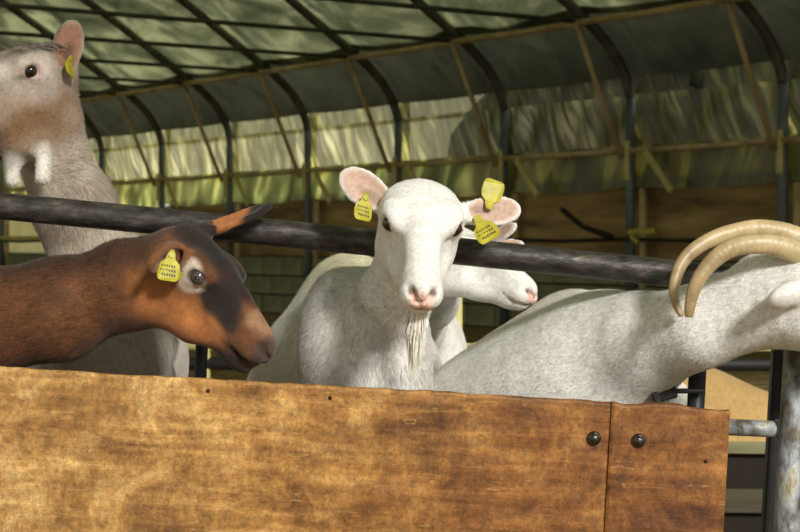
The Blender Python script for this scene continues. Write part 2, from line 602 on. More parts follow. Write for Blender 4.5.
# lower block wall: each block a piece, 0.4 x 0.2 m
lo = link('block_base', bm_mesh('block_base', box_bm(1, 1, 1)), M['mortar'], wall_back)
c = bn((t0+t1)/2, -0.14, 0.39)
bmq = box_bm(t1-t0, 0.10, 0.78)
ang = math.atan2(DV[1], DV[0])
Rz = Matrix.Rotation(ang, 4, 'Z')
for v in bmq.verts:
    v.co = Rz @ v.co+V(c)
lo.data.materials.clear()
bmq.to_mesh(lo.data)
bmq.free()
lo.data.materials.append(M['mortar'])
blk = bm_mesh('block', box_bm(0.50, 0.09, 0.235, 0.008, seg=1))
blk.materials.append(M['block_wall'])
nb = 0
for row in range(3):
    for i in range(int((t1-tk(-1))/0.515)):
        o = bpy.data.objects.new('block', blk)
        COL.objects.link(o)
        o.parent = wall_back
        o.matrix_parent_inverse = wall_back.matrix_basis.inverted()
        o.location = V(bn(tk(-1)+(i+(row % 2)*0.5)*0.515, -0.075+random.uniform(-.008, .008), 0.13+row*0.255))
        o.rotation_euler = (0, 0, ang)
        nb += 1
# snapped branch caught behind the cord and a yellow plastic tab tied to it
so = tube_obj('dry_branch', [bn(0.95, 0.10, 1.30), bn(0.6, 0.12, 1.12), bn(0.15, 0.12, 1.01)], [0.03, 0.028, 0.035], M['cord'])
tag(so, 'dark dry branch slanting down the brown curtain to a grey post', 'branch')
yt = empty('plastic_tab', bn(-0.35, 0.14, 1.0), 'small yellow plastic tab hanging on the cord of the brown curtain', 'tab')
beam('strip', bn(-0.12, 0.14, 1.06), bn(-0.52, 0.14, 1.07), 0.02, 0.055, M['tag'], yt)
beam('tongue', bn(-0.16, 0.14, 1.02), bn(-0.27, 0.14, 0.95), 0.02, 0.05, M['tag'], yt)
# closing gable far off
wl = []
for u, z in RP:
    wl.append(bn(t1+0.02, u, z))
wl = [bn(t1+0.02, 0, 0)]+wl+[bn(t1+0.02, 13, 0)]
wg = link('wall_end', mesh_of('wall_end', wl, [tuple(range(len(wl)))]), M['green_curtain'])
tag(wg, 'far gable end of the tunnel closed with green sheeting', kind='structure')

# ground
bm = bmesh.new()
bmesh.ops.create_grid(bm, x_segments=60, y_segments=60, size=0.5)
for v in bm.verts:
    x, y = v.co.x*60, v.co.y*70+25
    v.co = Vector((x, y, 0.0))
fl = link('floor', bm_mesh('floor', bm), M['straw'])
tag(fl, 'straw littered earth floor of the goat barn', kind='structure')
# trees added outside the right-hand bays, crowns shaped to keep light off the film
for i, (tt, hh, lab) in enumerate(((-10.4, 4.6, 'broad dark tree outside the tunnel, nearest its open end'), (-7.2, 4.8, 'tall tree outside the tunnel, second from the open end'), (-4.0, 4.6, 'rounded tree outside the tunnel, third from the open end'),
                                   (-0.8, 4.7, 'dense tree outside the tunnel beside the grey posts'), (2.3, 4.5, 'leafy tree outside the tunnel, last of the row'))):
    base = bn(tt, -1.85+random.uniform(-.1, .1), 0)
    tr = empty('tree', base, lab, 'tree', 'trees added outside to shade the tunnel')
    bm = bmesh.new()
    for k in range(10):
        off = Vector((random.uniform(-.45, .45), random.uniform(-.45, .45), random.uniform(-1.9, 1.9)))
        if k < 3: off = Vector((0.55*DV[0]*(k-1)*2, 0.55*DV[1]*(k-1)*2, -2.2))
        bmesh.ops.create_icosphere(bm, subdivisions=3, radius=random.uniform(0.95, 1.25), matrix=Matrix.Translation(V(base)+Vector((0, 0, hh-0.3))+off))
    for v in bm.verts:
        v.co += Vector((1, .6, .4))*0.5*float(vnoise(np.array(v.co[:]), 3.0)-0.5)
        if v.co.z < 1.45: v.co.z = 1.45+0.2*float(vnoise(np.array(v.co[:]), 2.0))
    link('crown', bm_mesh('crown', bm, True), M['leaf'], tr)
    tube_obj('trunk', [base, base+np.array([0.05, 0, 1.4]), base+np.array([0, 0.04, 3.2])], [0.17, 0.13, 0.09], M['purlin_wood'], tr, 10)

# ------------------------------------------------------------------ the near fence
SL = math.radians(3.3)
FA = np.array([math.cos(SL), 0, -math.sin(SL)])      # along the fence
FU = np.array([math.sin(SL), 0, math.cos(SL)])       # up the fence
BD = 3.30


def rotobj(o):
    o.rotation_euler = (0, SL, 0)
    return o


def board_mesh(name, L, H, T, rag, nx=120, nz=40, seed=0, lip=False):
    """a worn board standing in its own x-z plane, top edge at z = 0, with a ragged top"""
    xs = np.linspace(0, L, nx+1)
    top = (vnoise(np.stack([xs*9+seed, xs*0, xs*0+seed], 1), 1.0)-0.5)*rag+(vnoise(np.stack([xs*40+seed, xs*0, xs*0], 1), 1.0)-0.5)*rag*0.6
    verts, faces = [], []
    zs = np.concatenate([[0, 0.002, 0.006], np.linspace(0.014, H, nz-2)])
    idx = {}
    for side in (0, 1):
        for i, x in enumerate(xs):
            for j, z in enumerate(zs):
                inset = (0.003, 0.001, 0, 0)[min(j, 3)]
                ex = 0.002 if i in (0, nx) else 0
                y = (inset+ex) if side == 0 else T-inset-ex
                if side == 0:
                    y += (vnoise(np.array([x*14+seed, z*30, 3.0]), 1.0)-0.5)*0.0016
                idx[side, i, j] = len(verts)
                verts.append((x, y, top[i]*(1-j/(len(zs)-1))-z))
    m = len(zs)-1
    for i in range(nx):
        for j in range(m):
            faces.append((idx[0, i, j], idx[0, i, j+1], idx[0, i+1, j+1], idx[0, i+1, j]))
            faces.append((idx[1, i, j], idx[1, i+1, j], idx[1, i+1, j+1], idx[1, i, j+1]))
        faces.append((idx[0, i, 0], idx[0, i+1, 0], idx[1, i+1, 0], idx[1, i, 0]))
        faces.append((idx[0, i, m], idx[1, i, m], idx[1, i+1, m], idx[0, i+1, m]))
    for j in range(m):
        faces.append((idx[0, 0, j], idx[1, 0, j], idx[1, 0, j+1], idx[0, 0, j+1]))
        faces.append((idx[0, nx, j], idx[0, nx, j+1], idx[1, nx, j+1], idx[1, nx, j]))
    return mesh_of(name, verts, faces)


def fence_local(root, name, me, mat, loc=(0, 0, 0), parent=None):
    """a part placed in the fence's own tilted frame"""
    o = bpy.data.objects.new(name, me)
    COL.objects.link(o)
    if mat:
        me.materials.append(mat)
    o.parent = parent or root
    o.location = loc
    return o


def bolt_mesh(r=0.0088):
    v, f = [], []
    prof = [(0.0, 1.5), (0.004, 1.45), (0.0055, 1.1), (0.006, 1.0), (0.0095, 0.85), (0.0115, 0.5), (0.012, 0.0)]
    n = 14
    for h, q in prof:
        for k in range(n):
            a = 2*math.pi*k/n
            v.append((r*q*math.cos(a), -h, r*q*math.sin(a)))
    for i in range(len(prof)-1):
        for k in range(n):
            k2 = (k+1) % n
            f.append((i*n+k, i*n+k2, (i+1)*n+k2, (i+1)*n+k))
    return mesh_of('bolt', v, f, True)


def hole_mesh(r):
    v, f = [], []
    n = 10
    for h, q in ((0.0, 1.3), (-0.0008, 1.0), (-0.0008, 0.0)):
        for k in range(n):
            a = 2*math.pi*k/n
            v.append((r*q*math.cos(a), h, r*q*math.sin(a)))
    for i in range(2):
        for k in range(n):
            k2 = (k+1) % n
            f.append((i*n+k, i*n+k2, (i+1)*n+k2, (i+1)*n+k))
    return mesh_of('nail_head', v, f, True)


# main board: its top edge runs from left of the frame down to the joint with the right-hand plank
pl = px(612, 402.5, BD)
Lb = 1.55
b0 = pl-FA*Lb
wb = rotobj(empty('wooden_board', b0, 'long worn plywood board forming the front of the goat pen', 'board'))
me_b = board_mesh('plywood', Lb, 0.50, 0.022, 0.004, 150, 30, 3)
ob = fence_local(wb, 'plywood', me_b, M['board'])
# shift the object texture so that the stain falls at the right end
bt = bolt_mesh()
bx = (px(594, 438, BD)-b0)
fence_local(wb, 'bolt', bt, M['bolt'], (float(bx @ FA), -0.001, float(bx @ FU)))
hm = hole_mesh(0.0030)
hm.materials.append(M['hole'])
for hx, hy in ((330, 398), (208, 391)):
    q = px(hx, hy, BD)-b0
    fence_local(wb, 'nail_head', hm, None, (float(q @ FA), -0.0005, float(q @ FU)))
# right-hand plank, a little proud of the board
p0 = px(612, 401, BD)
rp = rotobj(empty('end_plank', p0+np.array([0, -0.006, 0]), 'short orange-brown plank bolted at the right end of the long board', 'plank'))
Lp = (730-612)/FPX*BD/math.cos(SL)
fence_local(rp, 'plank', board_mesh('plank', Lp, 0.50, 0.026, 0.010, 50, 30, 21), M['plank_end'])
q = px(638, 440, BD)-p0
bo = bpy.data.objects.new('bolt', bt)
COL.objects.link(bo)
bo.parent = rp
bo.location = (float(q @ FA), -0.001, float(q @ FU))
q = px(705, 461, BD)-p0
fence_local(rp, 'nail_head', hm, None, (float(q @ FA), -0.0005, float(q @ FU)))
for zz in (-0.09, -0.42):
    fence_local(rp, 'batten', bm_mesh('batten', box_bm(0.34, 0.03, 0.05, 0.003, (0.03, 0.045, zz))), M['dark_plank'])

# dark pipe rail on its posts
RD = 3.56
ra, rb = px(-330, 174.5, RD), px(900, 297, RD)
rail = empty('pipe_rail', px(400, 700, RD)*np.array([1, 1, 0]), 'dark steel pipe rail running behind the goat heads', 'rail')
rr = 0.0272
npt = 30
tube_obj('pipe', [ra+(rb-ra)*i/npt+np.array([0, 0, 0.004*math.sin(math.pi*i/npt)]) for i in range(npt+1)], rr, M['rail'], rail, 20)


def rail_z(x):
    return ra[2]+(rb[2]-ra[2])*(x-ra[0])/(rb[0]-ra[0])


for pxx, r_ in ((207, 0.0125), (702, 0.0175), (-250, 0.0175)):
    x = (pxx-400)/FPX*RD
    xb = x-0.02
    tube_obj('post', [np.array([xb-0.025, RD, 0]), np.array([x, RD, rail_z(x)-0.015])], r_, M['rail_post'], rail, 14)
# latch on the post behind the end plank
lx = px(668, 394, RD-0.02)
beam('latch_plate', px(652, 396, RD-0.03), px(676, 390, RD-0.03), 0.02, 0.030, M['black_steel'], rail)
beam('latch_bolt', px(671, 391, RD-0.035), px(705, 391, RD-0.035), 0.012, 0.010, M['black_steel'], rail)
beam('latch_hook', px(654, 392, RD-0.045), px(660, 408, RD-0.045), 0.012, 0.014, M['black_steel'], rail)

# galvanised gate post at the right with its cross pipe, and the black post beside it
GD = 3.50
gp = empty('gate_post', px(784, 760, GD)*np.array([1, 1, 0]), 'weathered galvanised steel post with a cross pipe at the pen corner', 'post')
top = px(799.5, 318, GD)
bot = top-FU*(top[2]/FU[2])
tube_obj('upright', [bot, (bot+top)/2, top], 0.027, M['galv'], gp, 20)
tube_obj('cross_pipe', [px(690, 425.5, GD+0.02), px(760, 428.5, GD+0.02), px(792, 430, GD+0.02)], 0.0165, M['galv'], gp, 16)
tube_obj('collar', [px(776, 429.2, GD+0.02), px(783, 429.5, GD+0.02)], 0.0195, M['galv'], gp, 16)
top = px(782, 316, GD+0.12)
bot = top-FU*(top[2]/FU[2])
bp = empty('black_post', bot, 'square black steel post just behind the galvanised post', 'post')
beam('upright', bot, top, 0.032, 0.032, M['black_steel'], bp)
beam('foot_plate', np.array([bot[0]-.06, bot[1], 0.006]), np.array([bot[0]+.06, bot[1], 0.006]), 0.12, 0.012, M['black_steel'], bp)

# low plank barrier and pipe fence deeper in the pen
lb = empty('low_barrier', (1.0, 5.2, 0), 'low barrier of old horizontal planks, black strips for the shade between them, behind the galvanised post', 'barrier')
for z, h, mt, y in ((0.355, 0.035, 'old_plank', 5.2), (0.275, 0.12, 'hole', 5.225), (0.20, 0.07, 'dark_plank', 5.2), (0.125, 0.10, 'hole', 5.225), (0.04, 0.07, 'hole', 5.225)):  # black boards fill the gaps between planks to paint the shade there
    beam('plank', (0.55, y, z), (1.9, y, z-0.01), 0.022, h, M[mt], lb)
for x in (0.62, 1.25, 1.85):
    beam('stake', (x, 5.262, 0), (x, 5.262, 0.36), 0.05, 0.05, M['dark_plank'], lb)
ff = empty('pipe_fence', (0.5, 7.0, 0), 'dark pipe fence standing across the back of the pen', 'fence')
for z, r_, mt in ((0.545, 0.016, 'post_cap'), (0.478, 0.026, 'black_steel'), (0.20, 0.02, 'black_steel')):
    tube_obj('pipe', [(-2.2, 7.0, z), (3.2, 7.0, z-0.01)], r_, M[mt], ff, 10)
for pxx in (-60, 205, 457, 700, 980):
    x = (pxx-400)/FPX*7.0
    tube_obj('post', [(x, 7.0, 0), (x, 7.0, 0.78 if pxx == 457 else 0.56)], 0.022, M['post_cap'], ff, 10)

# ------------------------------------------------------------------ goats: one smooth surface each, grown from a distance field
GOATLIB = True


class Field:
    def __init__(self, lo, hi, fine=(), h=0.012, hf=0.005):
        ax = []
        for a in range(3):
            c = [lo[a]]
            while c[-1] < hi[a]:
                step = h
                for (flo, fhi, fh) in fine:
                    if flo[a]-0.5*fh <= c[-1] <= fhi[a]:
                        step = min(step, fh)
                c.append(c[-1]+step)
            ax.append(np.array(c))
        self.ax = ax
        self.F = np.full([len(a) for a in ax], 1.0, np.float32)

    def _sub(self, lo, hi):
        sl, gs = [], []
        for a in range(3):
            i0 = max(np.searchsorted(self.ax[a], lo[a])-1, 0)
            i1 = min(np.searchsorted(self.ax[a], hi[a])+1, len(self.ax[a]))
            if i1 <= i0:
                return None, None
            sl.append(slice(i0, i1))
            gs.append(self.ax[a][i0:i1])
        X, Y, Z = np.meshgrid(*gs, indexing='ij')
        return tuple(sl), np.stack([X, Y, Z], -1).astype(np.float32)

    def _join(self, sl, d, k, op):
        A = self.F[sl]
        if op == '+':
            h = np.maximum(k-np.abs(A-d), 0)/k
            self.F[sl] = np.minimum(A, d)-h*h*k*0.25
        else:
            d = -d
            h = np.maximum(k-np.abs(A-d), 0)/k
            self.F[sl] = np.maximum(A, d)+h*h*k*0.25

    def cone(self, a, b, ra, rb, k=0.02, op='+'):
        a, b = np.array(a, float), np.array(b, float)
        pad = max(ra, rb)+k+0.012
        sl, P = self._sub(np.minimum(a, b)-pad, np.maximum(a, b)+pad)
        if sl is None: return
        ab = b-a
        t = np.clip(((P-a) @ ab)/(ab @ ab+1e-12), 0, 1)
        d = np.linalg.norm(P-a-t[..., None]*ab, axis=-1)-(ra+(rb-ra)*t)
        self._join(sl, d.astype(np.float32), k, op)

    def ell(self, c, r, R=None, k=0.02, op='+'):
        c, r = np.array(c, float), np.array(r, float)
        R = np.eye(3) if R is None else np.array(R, float)
        ext = np.sqrt(((R*r[None, :])**2).sum(1))
        pad = ext+k+0.012
        sl, P = self._sub(c-pad, c+pad)
        if sl is None: return
        q = (P-c) @ R
        k0 = np.linalg.norm(q/r, axis=-1)
        k1 = np.linalg.norm(q/(r*r), axis=-1)+1e-9
        d = np.where(k0 < 1e-4, -r.min(), k0*(k0-1)/k1)
        self._join(sl, d.astype(np.float32), k, op)

    def loft(self, pts, k=0.03, up=(0, 0, 1)):
        """pts: (point, half width across, half height); an oval tube through them"""
        for (a, wa, ha), (b, wb_, hb) in zip(pts[:-1], pts[1:]):
            a, b = np.array(a, float), np.array(b, float)
            d, s, u = frame_along(b-a, up)
            L = np.linalg.norm(b-a)
            mr = max(wa, ha, wb_, hb)
            sl, P = self._sub(np.minimum(a, b)-mr-k-0.012, np.maximum(a, b)+mr+k+0.012)
            if sl is None: continue
            q = P-a
            x = q @ d
            t = np.clip(x/L, 0, 1)
            wv, hv_ = wa+(wb_-wa)*t, ha+(hb-ha)*t
            ex = x-t*L
            m = np.minimum(wv, hv_)
            y, z = q @ s, q @ u
            k0 = np.sqrt((y/wv)**2+(z/hv_)**2+(ex/m)**2)
            k1 = np.sqrt((y/wv**2)**2+(z/hv_**2)**2+(ex/m**2)**2)+1e-6
            dd = np.where(k0 < 1e-3, -m, k0*(k0-1)/k1)
            self._join(sl, dd.astype(np.float32), k, '+')

    def mesh(self):
        F = self.F
        S = F < 0
        n = F.shape
        c = np.zeros([m-1 for m in n], np.uint8)
        for a in (0, 1):
            for b in (0, 1):
                for d in (0, 1):
                    c += S[a:n[0]-1+a, b:n[1]-1+b, d:n[2]-1+d]
        act = (c > 0) & (c < 8)
        I = np.argwhere(act)
        idx = np.full(act.shape, -1, np.int64)
        idx[act] = np.arange(len(I))
        cor = [(a, b, d) for a in (0, 1) for b in (0, 1) for d in (0, 1)]
        val = {q: F[I[:, 0]+q[0], I[:, 1]+q[1], I[:, 2]+q[2]] for q in cor}
        acc = np.zeros((len(I), 3))
        cnt = np.zeros(len(I))
        lo = np.stack([self.ax[a][I[:, a]] for a in range(3)], 1)
        hi = np.stack([self.ax[a][I[:, a]+1] for a in range(3)], 1)
        for q in cor:
            for a in range(3):
                if q[a] == 0:
                    q2 = list(q); q2[a] = 1; q2 = tuple(q2)
                    va, vb = val[q], val[q2]
                    m = (va < 0) != (vb < 0)
                    t = np.where(m, va/(va-vb+1e-20), 0)
                    f = np.array(q, float)[None, :].repeat(len(I), 0)
                    f[:, a] = t
                    acc += m[:, None]*(lo+(hi-lo)*f)
                    cnt += m
        Vt = acc/cnt[:, None]
        quads = []
        for a in range(3):
            b, d = (a+1) % 3, (a+2) % 3
            s0 = [slice(None)]*3; s1 = [slice(None)]*3
            s0[a] = slice(0, n[a]-1); s1[a] = slice(1, n[a])
            A, B = S[tuple(s0)], S[tuple(s1)]
            E_ = np.argwhere(A != B)
            ok = (E_[:, b] > 0) & (E_[:, d] > 0) & (E_[:, b] < n[b]-1) & (E_[:, d] < n[d]-1)
            E_ = E_[ok]
            sg = A[E_[:, 0], E_[:, 1], E_[:, 2]]
            def cell(db, dd):
                J = E_.copy(); J[:, b] -= db; J[:, d] -= dd
                return idx[J[:, 0], J[:, 1], J[:, 2]]
            Q = np.stack([cell(1, 1), cell(0, 1), cell(0, 0), cell(1, 0)], 1)
            Q[~sg] = Q[~sg][:, ::-1]
            quads.append(Q)
        Q = np.concatenate(quads)
        Q = Q[(Q >= 0).all(1)]
        # relax slightly so that the grid does not show
        for it in range(2):
            s = np.zeros_like(Vt); cn = np.zeros(len(Vt))
            for i in range(4):
                np.add.at(s, Q[:, i], Vt[Q[:, (i+1) % 4]]); np.add.at(cn, Q[:, i], 1)
                np.add.at(s, Q[:, i], Vt[Q[:, (i+3) % 4]]); np.add.at(cn, Q[:, i], 1)
            Vt = Vt*0.6+0.4*s/np.maximum(cn, 1)[:, None]
        return Vt, Q


def basis(f, u):
    f = np.array(f, float); f /= np.linalg.norm(f)
    u = np.array(u, float); u = u-f*(u @ f); u /= np.linalg.norm(u)
    return np.stack([f, np.cross(u, f), u], 1)


class Head:
    """x runs to the muzzle, y to the animal's left, z up; metres for a head 0.27 long"""
    def __init__(self, o, f, u, s):
        self.o, self.R, self.s = np.array(o, float), basis(f, u), s

    def w(self, p):
        return self.o+self.R @ (np.array(p, float)*self.s)

    def loc(self, P):
        return ((P-self.o) @ self.R)/self.s

    def build(self, F, deep=1.0, eyes=True):
        s, w = self.s, self.w
        E = lambda c, r, k=0.02, op='+': F.ell(w(c), np.array(r)*s, self.R, k*s, op)
        C = lambda a, b, ra, rb, k=0.015, op='+': F.cone(w(a), w(b), ra*s, rb*s, k*s, op)
        E((0.03, 0, 0.0), (0.070, 0.058, 0.056), 0.03)
        E((0.065, 0, 0.022), (0.062, 0.052, 0.036), 0.03)
        E((0.008, 0, 0.026), (0.034, 0.058, 0.020), 0.03)
        F.loft([(w((0.07, 0, -0.006)), 0.046*s, 0.054*s), (w((0.15, 0, -0.012)), 0.033*s, 0.043*s), (w((0.205, 0, -0.020)), 0.0275*s, 0.034*s), (w((0.236, 0, -0.021)), 0.028*s, 0.029*s)], 0.03*s, self.R[:, 2])
        E((0.243, 0, -0.014), (0.024, 0.027, 0.024), 0.012)
        E((0.222, 0, -0.046), (0.026, 0.019, 0.015), 0.012)
        C((0.10, 0, 0.034), (0.225, 0, 0.000), 0.021, 0.018, 0.025)
        for y in (-1, 1):
            C((0.025, y*0.030, -0.060*deep), (0.115, y*0.020, -0.052*deep), 0.032, 0.022, 0.03)
            C((0.115, y*0.020, -0.052*deep), (0.200, y*0.010, -0.046), 0.022, 0.014, 0.02)
            E((0.050, y*0.033, -0.032*deep), (0.050, 0.024, 0.050), 0.03)
            E((0.080, y*0.048, 0.024), (0.036, 0.022, 0.028), 0.03)
            C((0.062, y*0.056, 0.040), (0.106, y*0.048, 0.041), 0.009, 0.007, 0.012)
            # upper lip pad
            E((0.232, y*0.016, -0.023), (0.026, 0.019, 0.018), 0.010)
        for y in (-1, 1):
            E((0.150, y*0.066, -0.004), (0.050, 0.028, 0.026), 0.03, '-')
        for y in (-1, 1):
            E((0.100, y*0.068, 0.026), (0.0170, 0.015, 0.0120), 0.004, '-')
            C((0.262, y*0.0075, -0.017), (0.256, y*0.018, -0.004), 0.0055, 0.0068, 0.005, '-')
            C((0.256, y*0.018, -0.004), (0.247, y*0.026, -0.001), 0.0062, 0.0035, 0.005, '-')
            pts = [(0.258, 0, -0.037), (0.246, y*0.018, -0.039), (0.225, y*0.026, -0.039), (0.198, y*0.029, -0.033)]
            for a, b in zip(pts[:-1], pts[1:]):
                C(a, b, 0.0028, 0.0026, 0.004, '-')
        # tear groove in front of the eye
            C((0.108, y*0.050, 0.010), (0.150, y*0.038, -0.006), 0.004, 0.003, 0.014, '-')
        C((0.268, 0, -0.016), (0.262, 0, -0.034), 0.0020, 0.0020, 0.005, '-')


class Ear:
    def __init__(self, base, tip, face, wid, thick=0.007):
        self.b, self.t = np.array(base, float), np.array(tip, float)
        d = self.t-self.b
        self.L = np.linalg.norm(d)
        d /= self.L
        f = np.array(face, float); f = f-d*(f @ d); f /= np.linalg.norm(f)
        self.R = np.stack([d, np.cross(f, d), f], 1)     # along, across, out of the cup
        self.wd, self.th = wid, thick

    def build(self, F, cup=True):
        c = self.b+self.R[:, 0]*self.L*0.55
        F.ell(c, (self.L*0.5, self.wd*0.5, self.th*1.7), self.R, 0.006)
        F.cone(self.b-self.R[:, 0]*0.02, self.b+self.R[:, 0]*self.L*0.25, self.wd*0.27, self.wd*0.25, 0.022)
        if cup:
            F.ell(c+self.R[:, 2]*self.th*1.9-self.R[:, 0]*self.L*0.04, (self.L*0.44, self.wd*0.40, self.th*1.9), self.R, 0.005, '-')

    def loc(self, P):
        return (P-self.b) @ self.R


def torso(F, S, Rm, rw, rh, ridge, belly=0.0):
    """S shoulder centre, Rm hip centre; ridge = height of the withers above S"""
    S, Rm = np.array(S, float), np.array(Rm, float)
    m = S*0.5+Rm*0.5-np.array([0, 0, belly])
    F.loft([(S, rw*0.86, rh*0.95), (m, rw*1.08, rh*1.05), (Rm, rw*0.80, rh*0.85)], 0.10)
    up = np.array([0, 0, 1.0])
    F.loft([(S+up*(ridge-0.065), 0.045, 0.065), (m*1.0+up*(ridge-0.075+belly), 0.05, 0.06), (Rm+up*(ridge-0.10), 0.07, 0.06)], 0.12)


def legs(F, S, Rm, side, rw, z_el=0.42):
    S, Rm = np.array(S, float), np.array(Rm, float)
    ax = Rm-S
    ax[2] = 0
    ax /= np.linalg.norm(ax)
    for sg in (-1, 1):
        o = side*sg*rw*0.62
        a = S+o+ax*0.02; a[2] = S[2]-0.10
        kn = S+o-ax*0.0; kn[2] = 0.30
        fe = S+o+ax*0.015; fe[2] = 0.10
        hf = fe-ax*0.03; hf[2] = 0.032
        F.cone(a, kn, 0.075, 0.034, 0.06)
        F.cone(kn, fe, 0.033, 0.024, 0.02)
        F.cone(fe, hf, 0.026, 0.032, 0.02)
        a = Rm+o+ax*0.0; a[2] = Rm[2]-0.02
        st = Rm+o-ax*0.10; st[2] = 0.46
        hk = Rm+o+ax*0.12; hk[2] = 0.30
        fe = Rm+o+ax*0.10; fe[2] = 0.09
        hf = fe-ax*0.03; hf[2] = 0.032
        F.cone(a, st, 0.11, 0.075, 0.08)
        F.cone(st, hk, 0.07, 0.032, 0.04)
        F.cone(hk, fe, 0.030, 0.024, 0.02)
        F.cone(fe, hf, 0.026, 0.032, 0.02)


def tail(F, Rm, ax, rh):
    a = Rm+ax*0.16+np.array([0, 0, rh*0.55])
    F.cone(a, a+ax*0.08+np.array([0, 0, 0.05]), 0.03, 0.022, 0.03)
    F.cone(a+ax*0.08+np.array([0, 0, 0.05]), a+ax*0.13-np.array([0, 0, 0.03]), 0.022, 0.012, 0.01)


def smooth01(x):
    x = np.clip(x, 0, 1)
    return x*x*(3-2*x)


def blob(P, c, r, soft=0.35):
    q = np.linalg.norm((P-np.array(c))/np.array(r), axis=1)
    return smooth01((1+soft-q)/(2*soft))


def over(C, m, col):
    return C*(1-m[:, None])+np.array(col)[None, :]*m[:, None]


def finish_goat(root, Vt, Q, colour, flow, fur_n, fur_len, keep, name='body', H=None, ears=()):
    me = bpy.data.meshes.new(name)
    me.vertices.add(len(Vt)); me.vertices.foreach_set('co', Vt.astype(np.float32).ravel())
    me.loops.add(len(Q)*4); me.loops.foreach_set('vertex_index', Q.astype(np.int32).ravel())
    me.polygons.add(len(Q)); me.polygons.foreach_set('loop_start', np.arange(0, len(Q)*4, 4, dtype=np.int32))
    me.polygons.foreach_set('use_smooth', np.ones(len(Q), bool))
    me.update(calc_edges=True)
    me.validate()
    N = np.zeros(len(Vt)*3, np.float32); me.vertices.foreach_get('normal', N); N = N.reshape(-1, 3)
    C = np.clip(colour(Vt, N), 0, 1)
    ca = me.color_attributes.new('coat', 'FLOAT_COLOR', 'POINT')
    ca.data.foreach_set('color', np.concatenate([C, np.ones((len(C), 1))], 1).astype(np.float32).ravel())
    body = link(name, me, M['fur'], root)
    if fur_n:
        area = np.linalg.norm(np.cross(Vt[Q[:, 2]]-Vt[Q[:, 0]], Vt[Q[:, 3]]-Vt[Q[:, 1]]), axis=1)*0.5
        cen = Vt[Q].mean(1)
        wgt = area*keep(cen)
        def bald(P):
            f = np.ones(len(P))
            if H is not None:
                L = H.loc(P)
                for y in (-1, 1):
                    f *= smooth01((np.linalg.norm((L-np.array([0.088, y*0.066, 0.024]))/np.array([1, 1, 0.85]), axis=1)-0.014)/0.014)
                f *= smooth01((np.linalg.norm(L-np.array([0.256, 0, -0.018]), axis=1)-0.022)/0.02)
            return f
        wgt = wgt*bald(cen)
        pick = rng.choice(len(Q), fur_n, p=wgt/wgt.sum())
        a, b = rng.random((fur_n, 1)), rng.random((fur_n, 1))
        q = Q[pick]
        bl = lambda A: (A[q[:, 0]]*(1-a)+A[q[:, 1]]*a)*(1-b)+(A[q[:, 3]]*(1-a)+A[q[:, 2]]*a)*b
        P, n_, c_ = bl(Vt), bl(N), bl(C)
        n_ /= np.linalg.norm(n_, axis=1)[:, None]+1e-9
        ln = fur_len(P)*(0.7+0.6*rng.random(fur_n))
        if H is not None:
            L = H.loc(P)
            ln = ln*(0.40+0.60*smooth01((0.06-L[:, 0])/0.10+smooth01((np.hypot(L[:, 1], L[:, 2])-0.12)/0.05)))
        for e in ears:
            q_ = e.loc(P)
            m_ = (q_[:, 0] > e.L*0.1) & (q_[:, 0] < e.L*1.15) & (np.abs(q_[:, 1]) < e.wd*0.6) & (np.abs(q_[:, 2]) < 0.03)
            ln = np.where(m_, 0.0035, ln)
        fl_ = flow(P)+rng.normal(0, 0.28, (fur_n, 3))
        t = fl_-n_*(fl_*n_).sum(1)[:, None]
        t /= np.linalg.norm(t, axis=1)[:, None]+1e-9
        sd_ = np.cross(n_, t)
        wd = (0.0006+0.0004*rng.random(fur_n))[:, None]
        v0 = P-sd_*wd-n_*0.001; v1 = P+sd_*wd-n_*0.001
        v2 = P+t*ln[:, None]+n_*(ln*(0.06+0.14*rng.random(fur_n)))[:, None]
        VV = np.stack([v0, v1, v2], 1).reshape(-1, 3)
        fm = bpy.data.meshes.new('fur')
        fm.vertices.add(len(VV)); fm.vertices.foreach_set('co', VV.astype(np.float32).ravel())
        fm.loops.add(len(VV)); fm.loops.foreach_set('vertex_index', np.arange(len(VV), dtype=np.int32))
        fm.polygons.add(fur_n); fm.polygons.foreach_set('loop_start', np.arange(0, len(VV), 3, dtype=np.int32))
        fm.update(calc_edges=True)
        cc = np.clip(c_*(0.66+0.6*rng.random((fur_n, 1))), 0, 1)
        cc = np.repeat(np.concatenate([cc, np.ones((fur_n, 1))], 1), 3, 0)
        ca = fm.color_attributes.new('coat', 'FLOAT_COLOR', 'POINT')
        ca.data.foreach_set('color', cc.astype(np.float32).ravel())
        tag(link('fur', fm, M['hair'], root), kind='stuff')
    return body


def eyes(root, H, which, mat, rad=0.0142, pup=True):
    for y in which:
        c = H.w((0.0945, y*0.0535, 0.0252))
        ball('eye', c, (rad*H.s,)*3, mat, root, H.R)
        if pup:
            ball('pupil', H.w((0.0985, y*0.0605, 0.0258)), (0.0072*H.s, 0.0080*H.s, 0.0036*H.s), M['pupil'], root, H.R, 12)


